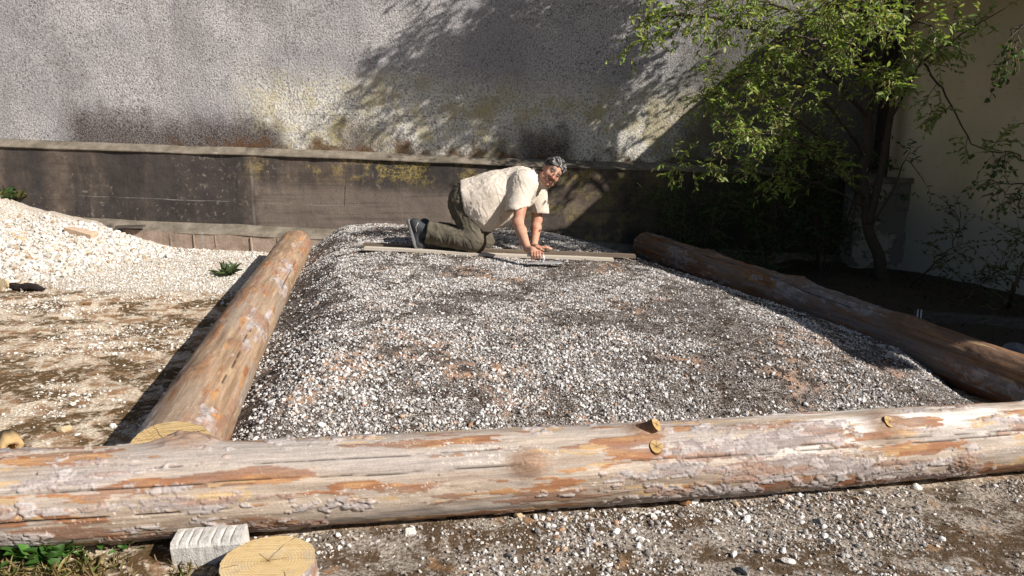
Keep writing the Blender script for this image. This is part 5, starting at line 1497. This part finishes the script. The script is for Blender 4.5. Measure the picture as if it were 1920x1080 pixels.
V, Q = S_.surface(); V = relax(V, Q, 2, .5)
rad_dir = sh_n - PZ(900, 400, 6.5)
V = folds(V, Q, 621, .0024, (.35, .1, -.95), 11, 1.8); V = folds(V, Q, 622, .0026, rad_dir, 13, 2.0)
N = vnormals(V, Q); V = V + N * (.003 * (fbm(V[:, 0] * 22, V[:, 1] * 22, V[:, 2] * 22, seed=623) - .5))[:, None]
shirt = link('shirt', mesh('shirt', V, Q), M_SHIRT, man, True)
def sub_part(o): o.parent = shirt; o.matrix_parent_inverse = Matrix.Identity(4)
# collar: a folded band standing round the neck, open towards the throat
cax = unit(H(0, -.02, -.05) - nk0); cb = nk0 + cax * .055; c1_ = unit(np.cross(cax, [0, 1, 0.2])); c2_ = np.cross(cax, c1_)
V, F = [], []; n = 40
opn = math.atan2(A_([.35, -.55, -.6]) @ c2_, A_([.35, -.55, -.6]) @ c1_)
for i in range(n):
    t = opn + .35 + (2 * math.pi - .7) * i / (n - 1)
    dr = c1_ * math.cos(t) + c2_ * math.sin(t); tip = 1 + .5 * (max(0, 1 - i / 5) + max(0, 1 - (n - 1 - i) / 5))
    for (h_, r_) in ((-.010, .085), (.028, .083), (.034, .088), (.026, .094), (-.014 * tip, .104)): V.append(cb + cax * h_ + dr * r_)
F = [(i * 5 + j, i * 5 + j + 1, (i + 1) * 5 + j + 1, (i + 1) * 5 + j) for i in range(n - 1) for j in range(4)]
o = link('collar', mesh('collar', np.array(V), F), M_SHIRT, None, True); md = o.modifiers.new('thick', 'SOLIDIFY'); md.thickness = .003; sub_part(o)

# trousers
T_ = SDF((-.98, 6.2, .30), (-.10, 7.1, 1.0), .006)
T_.ell(PZ(873, 370, 6.67), (.132, .185, .135), k=.05).ell(PZ(868, 382, 6.59), (.12, .115, .14), k=.05).ell(PZ(868, 382, 6.76), (.12, .115, .14), k=.05)
for a, b, c in ((hip_n, kn_n, an_n), (hip_f, kn_f, an_f)):
    T_.cone(a + A_([.0, 0, -.03]), b, .122, .094, .04)
    T_.cone(b + A_([-.02, 0, .0]), c * .8 + b * .2, .092, .086, .03).cone(c * .8 + b * .2, c + (c - b) * .02, .084, .090, .02)
for c, b in ((an_n, kn_n), (an_f, kn_f)):
    d = unit(c - b); T_.half(c + d * .010, -d, lo=c - .16, hi=c + A_([.05, .16, .16]))
    T_.cone(c - d * .05, c + d * .08, .066, .076, .004, 'cut')
V, Q = T_.surface(); V = relax(V, Q, 2, .5)
V = folds(V, Q, 631, .0055, (1, .1, -.15), 8, 2.2); V = folds(V, Q, 632, .0040, (.3, .2, -1), 8, 2.2)
floor_ = bed_z(V[:, 0], V[:, 1]) + .012
V[:, 2] = np.maximum(V[:, 2], floor_)
link('trousers', mesh('trousers', V, Q), M_TROUSER, man, True)

# boots, toes tucked under, soles facing back
M_BOOT = plain('dark grey boot', (.040, .042, .046), .7, .35, 40, .5); M_SOLE = plain('grey rubber sole', (.17, .17, .165), .85, .3, 50, .5)
M_LACE = plain('pale lace stitching', (.38, .37, .35), .8)
def boot(dx, Y, an, far):
    heel, ball, toe = PZ(775 + dx, 418, Y), PZ(781 + dx, 456, Y), PZ(792 + dx, 466, Y)
    toe[2] = max(toe[2], bed_z(toe[0], Y) + .050); ball[2] = max(ball[2], toe[2] + .015)
    G = SDF(np.minimum(heel, toe) - .16, np.maximum(heel, toe) + .2, .005)
    G.cone(heel + A_([.012, 0, 0]), ball + A_([.014, 0, 0]), .041, .046, .03).cone(ball + A_([.012, 0, 0]), toe, .044, .036, .03)
    G.cone(heel + A_([.025, 0, -.02]), an + A_([-.02, 0, 0]), .050, .055, .03)
    s_d = unit(A_([-.95, 0, -.28])); G.half(heel + s_d * .030, -s_d)
    V, Q = G.surface(); V = relax(V, Q, 1, .5)
    b_ = link('boot', mesh('boot', V, Q), M_BOOT, man, True)
    G = SDF(np.minimum(heel, toe) - .12, np.maximum(heel, toe) + .12, .004)
    G.cone(heel + s_d * .022, ball + s_d * .022, .046, .054, .01, sq=(1, 1, 1)).cone(ball + s_d * .020, toe + A_([-.012, 0, -.020]), .052, .034, .01)
    G.half(heel + s_d * .052, -s_d); 
    G.half(heel + s_d * .024, s_d, lo=(heel[0] - .2, Y - .2, ball[2] - .008))
    V, Q = G.surface(); V = relax(V, Q, 1, .4)
    o = link('sole', mesh('sole', V, Q), M_SOLE, None, True); o.parent = b_; o.matrix_parent_inverse = Matrix.Identity(4)
    if not far:
        q0, q1 = heel + A_([.050, -.046, .010]), heel + A_([.030, -.050, -.07])
        o = MB().tube([q0, (q0 + q1) / 2 + A_([-.012, -.004, 0]), q1], .0035, 5).build('trim', M_LACE, None, True); o.parent = b_; o.matrix_parent_inverse = Matrix.Identity(4)
boot(0, 6.50, an_n, False); boot(18, 6.86, an_f, True)
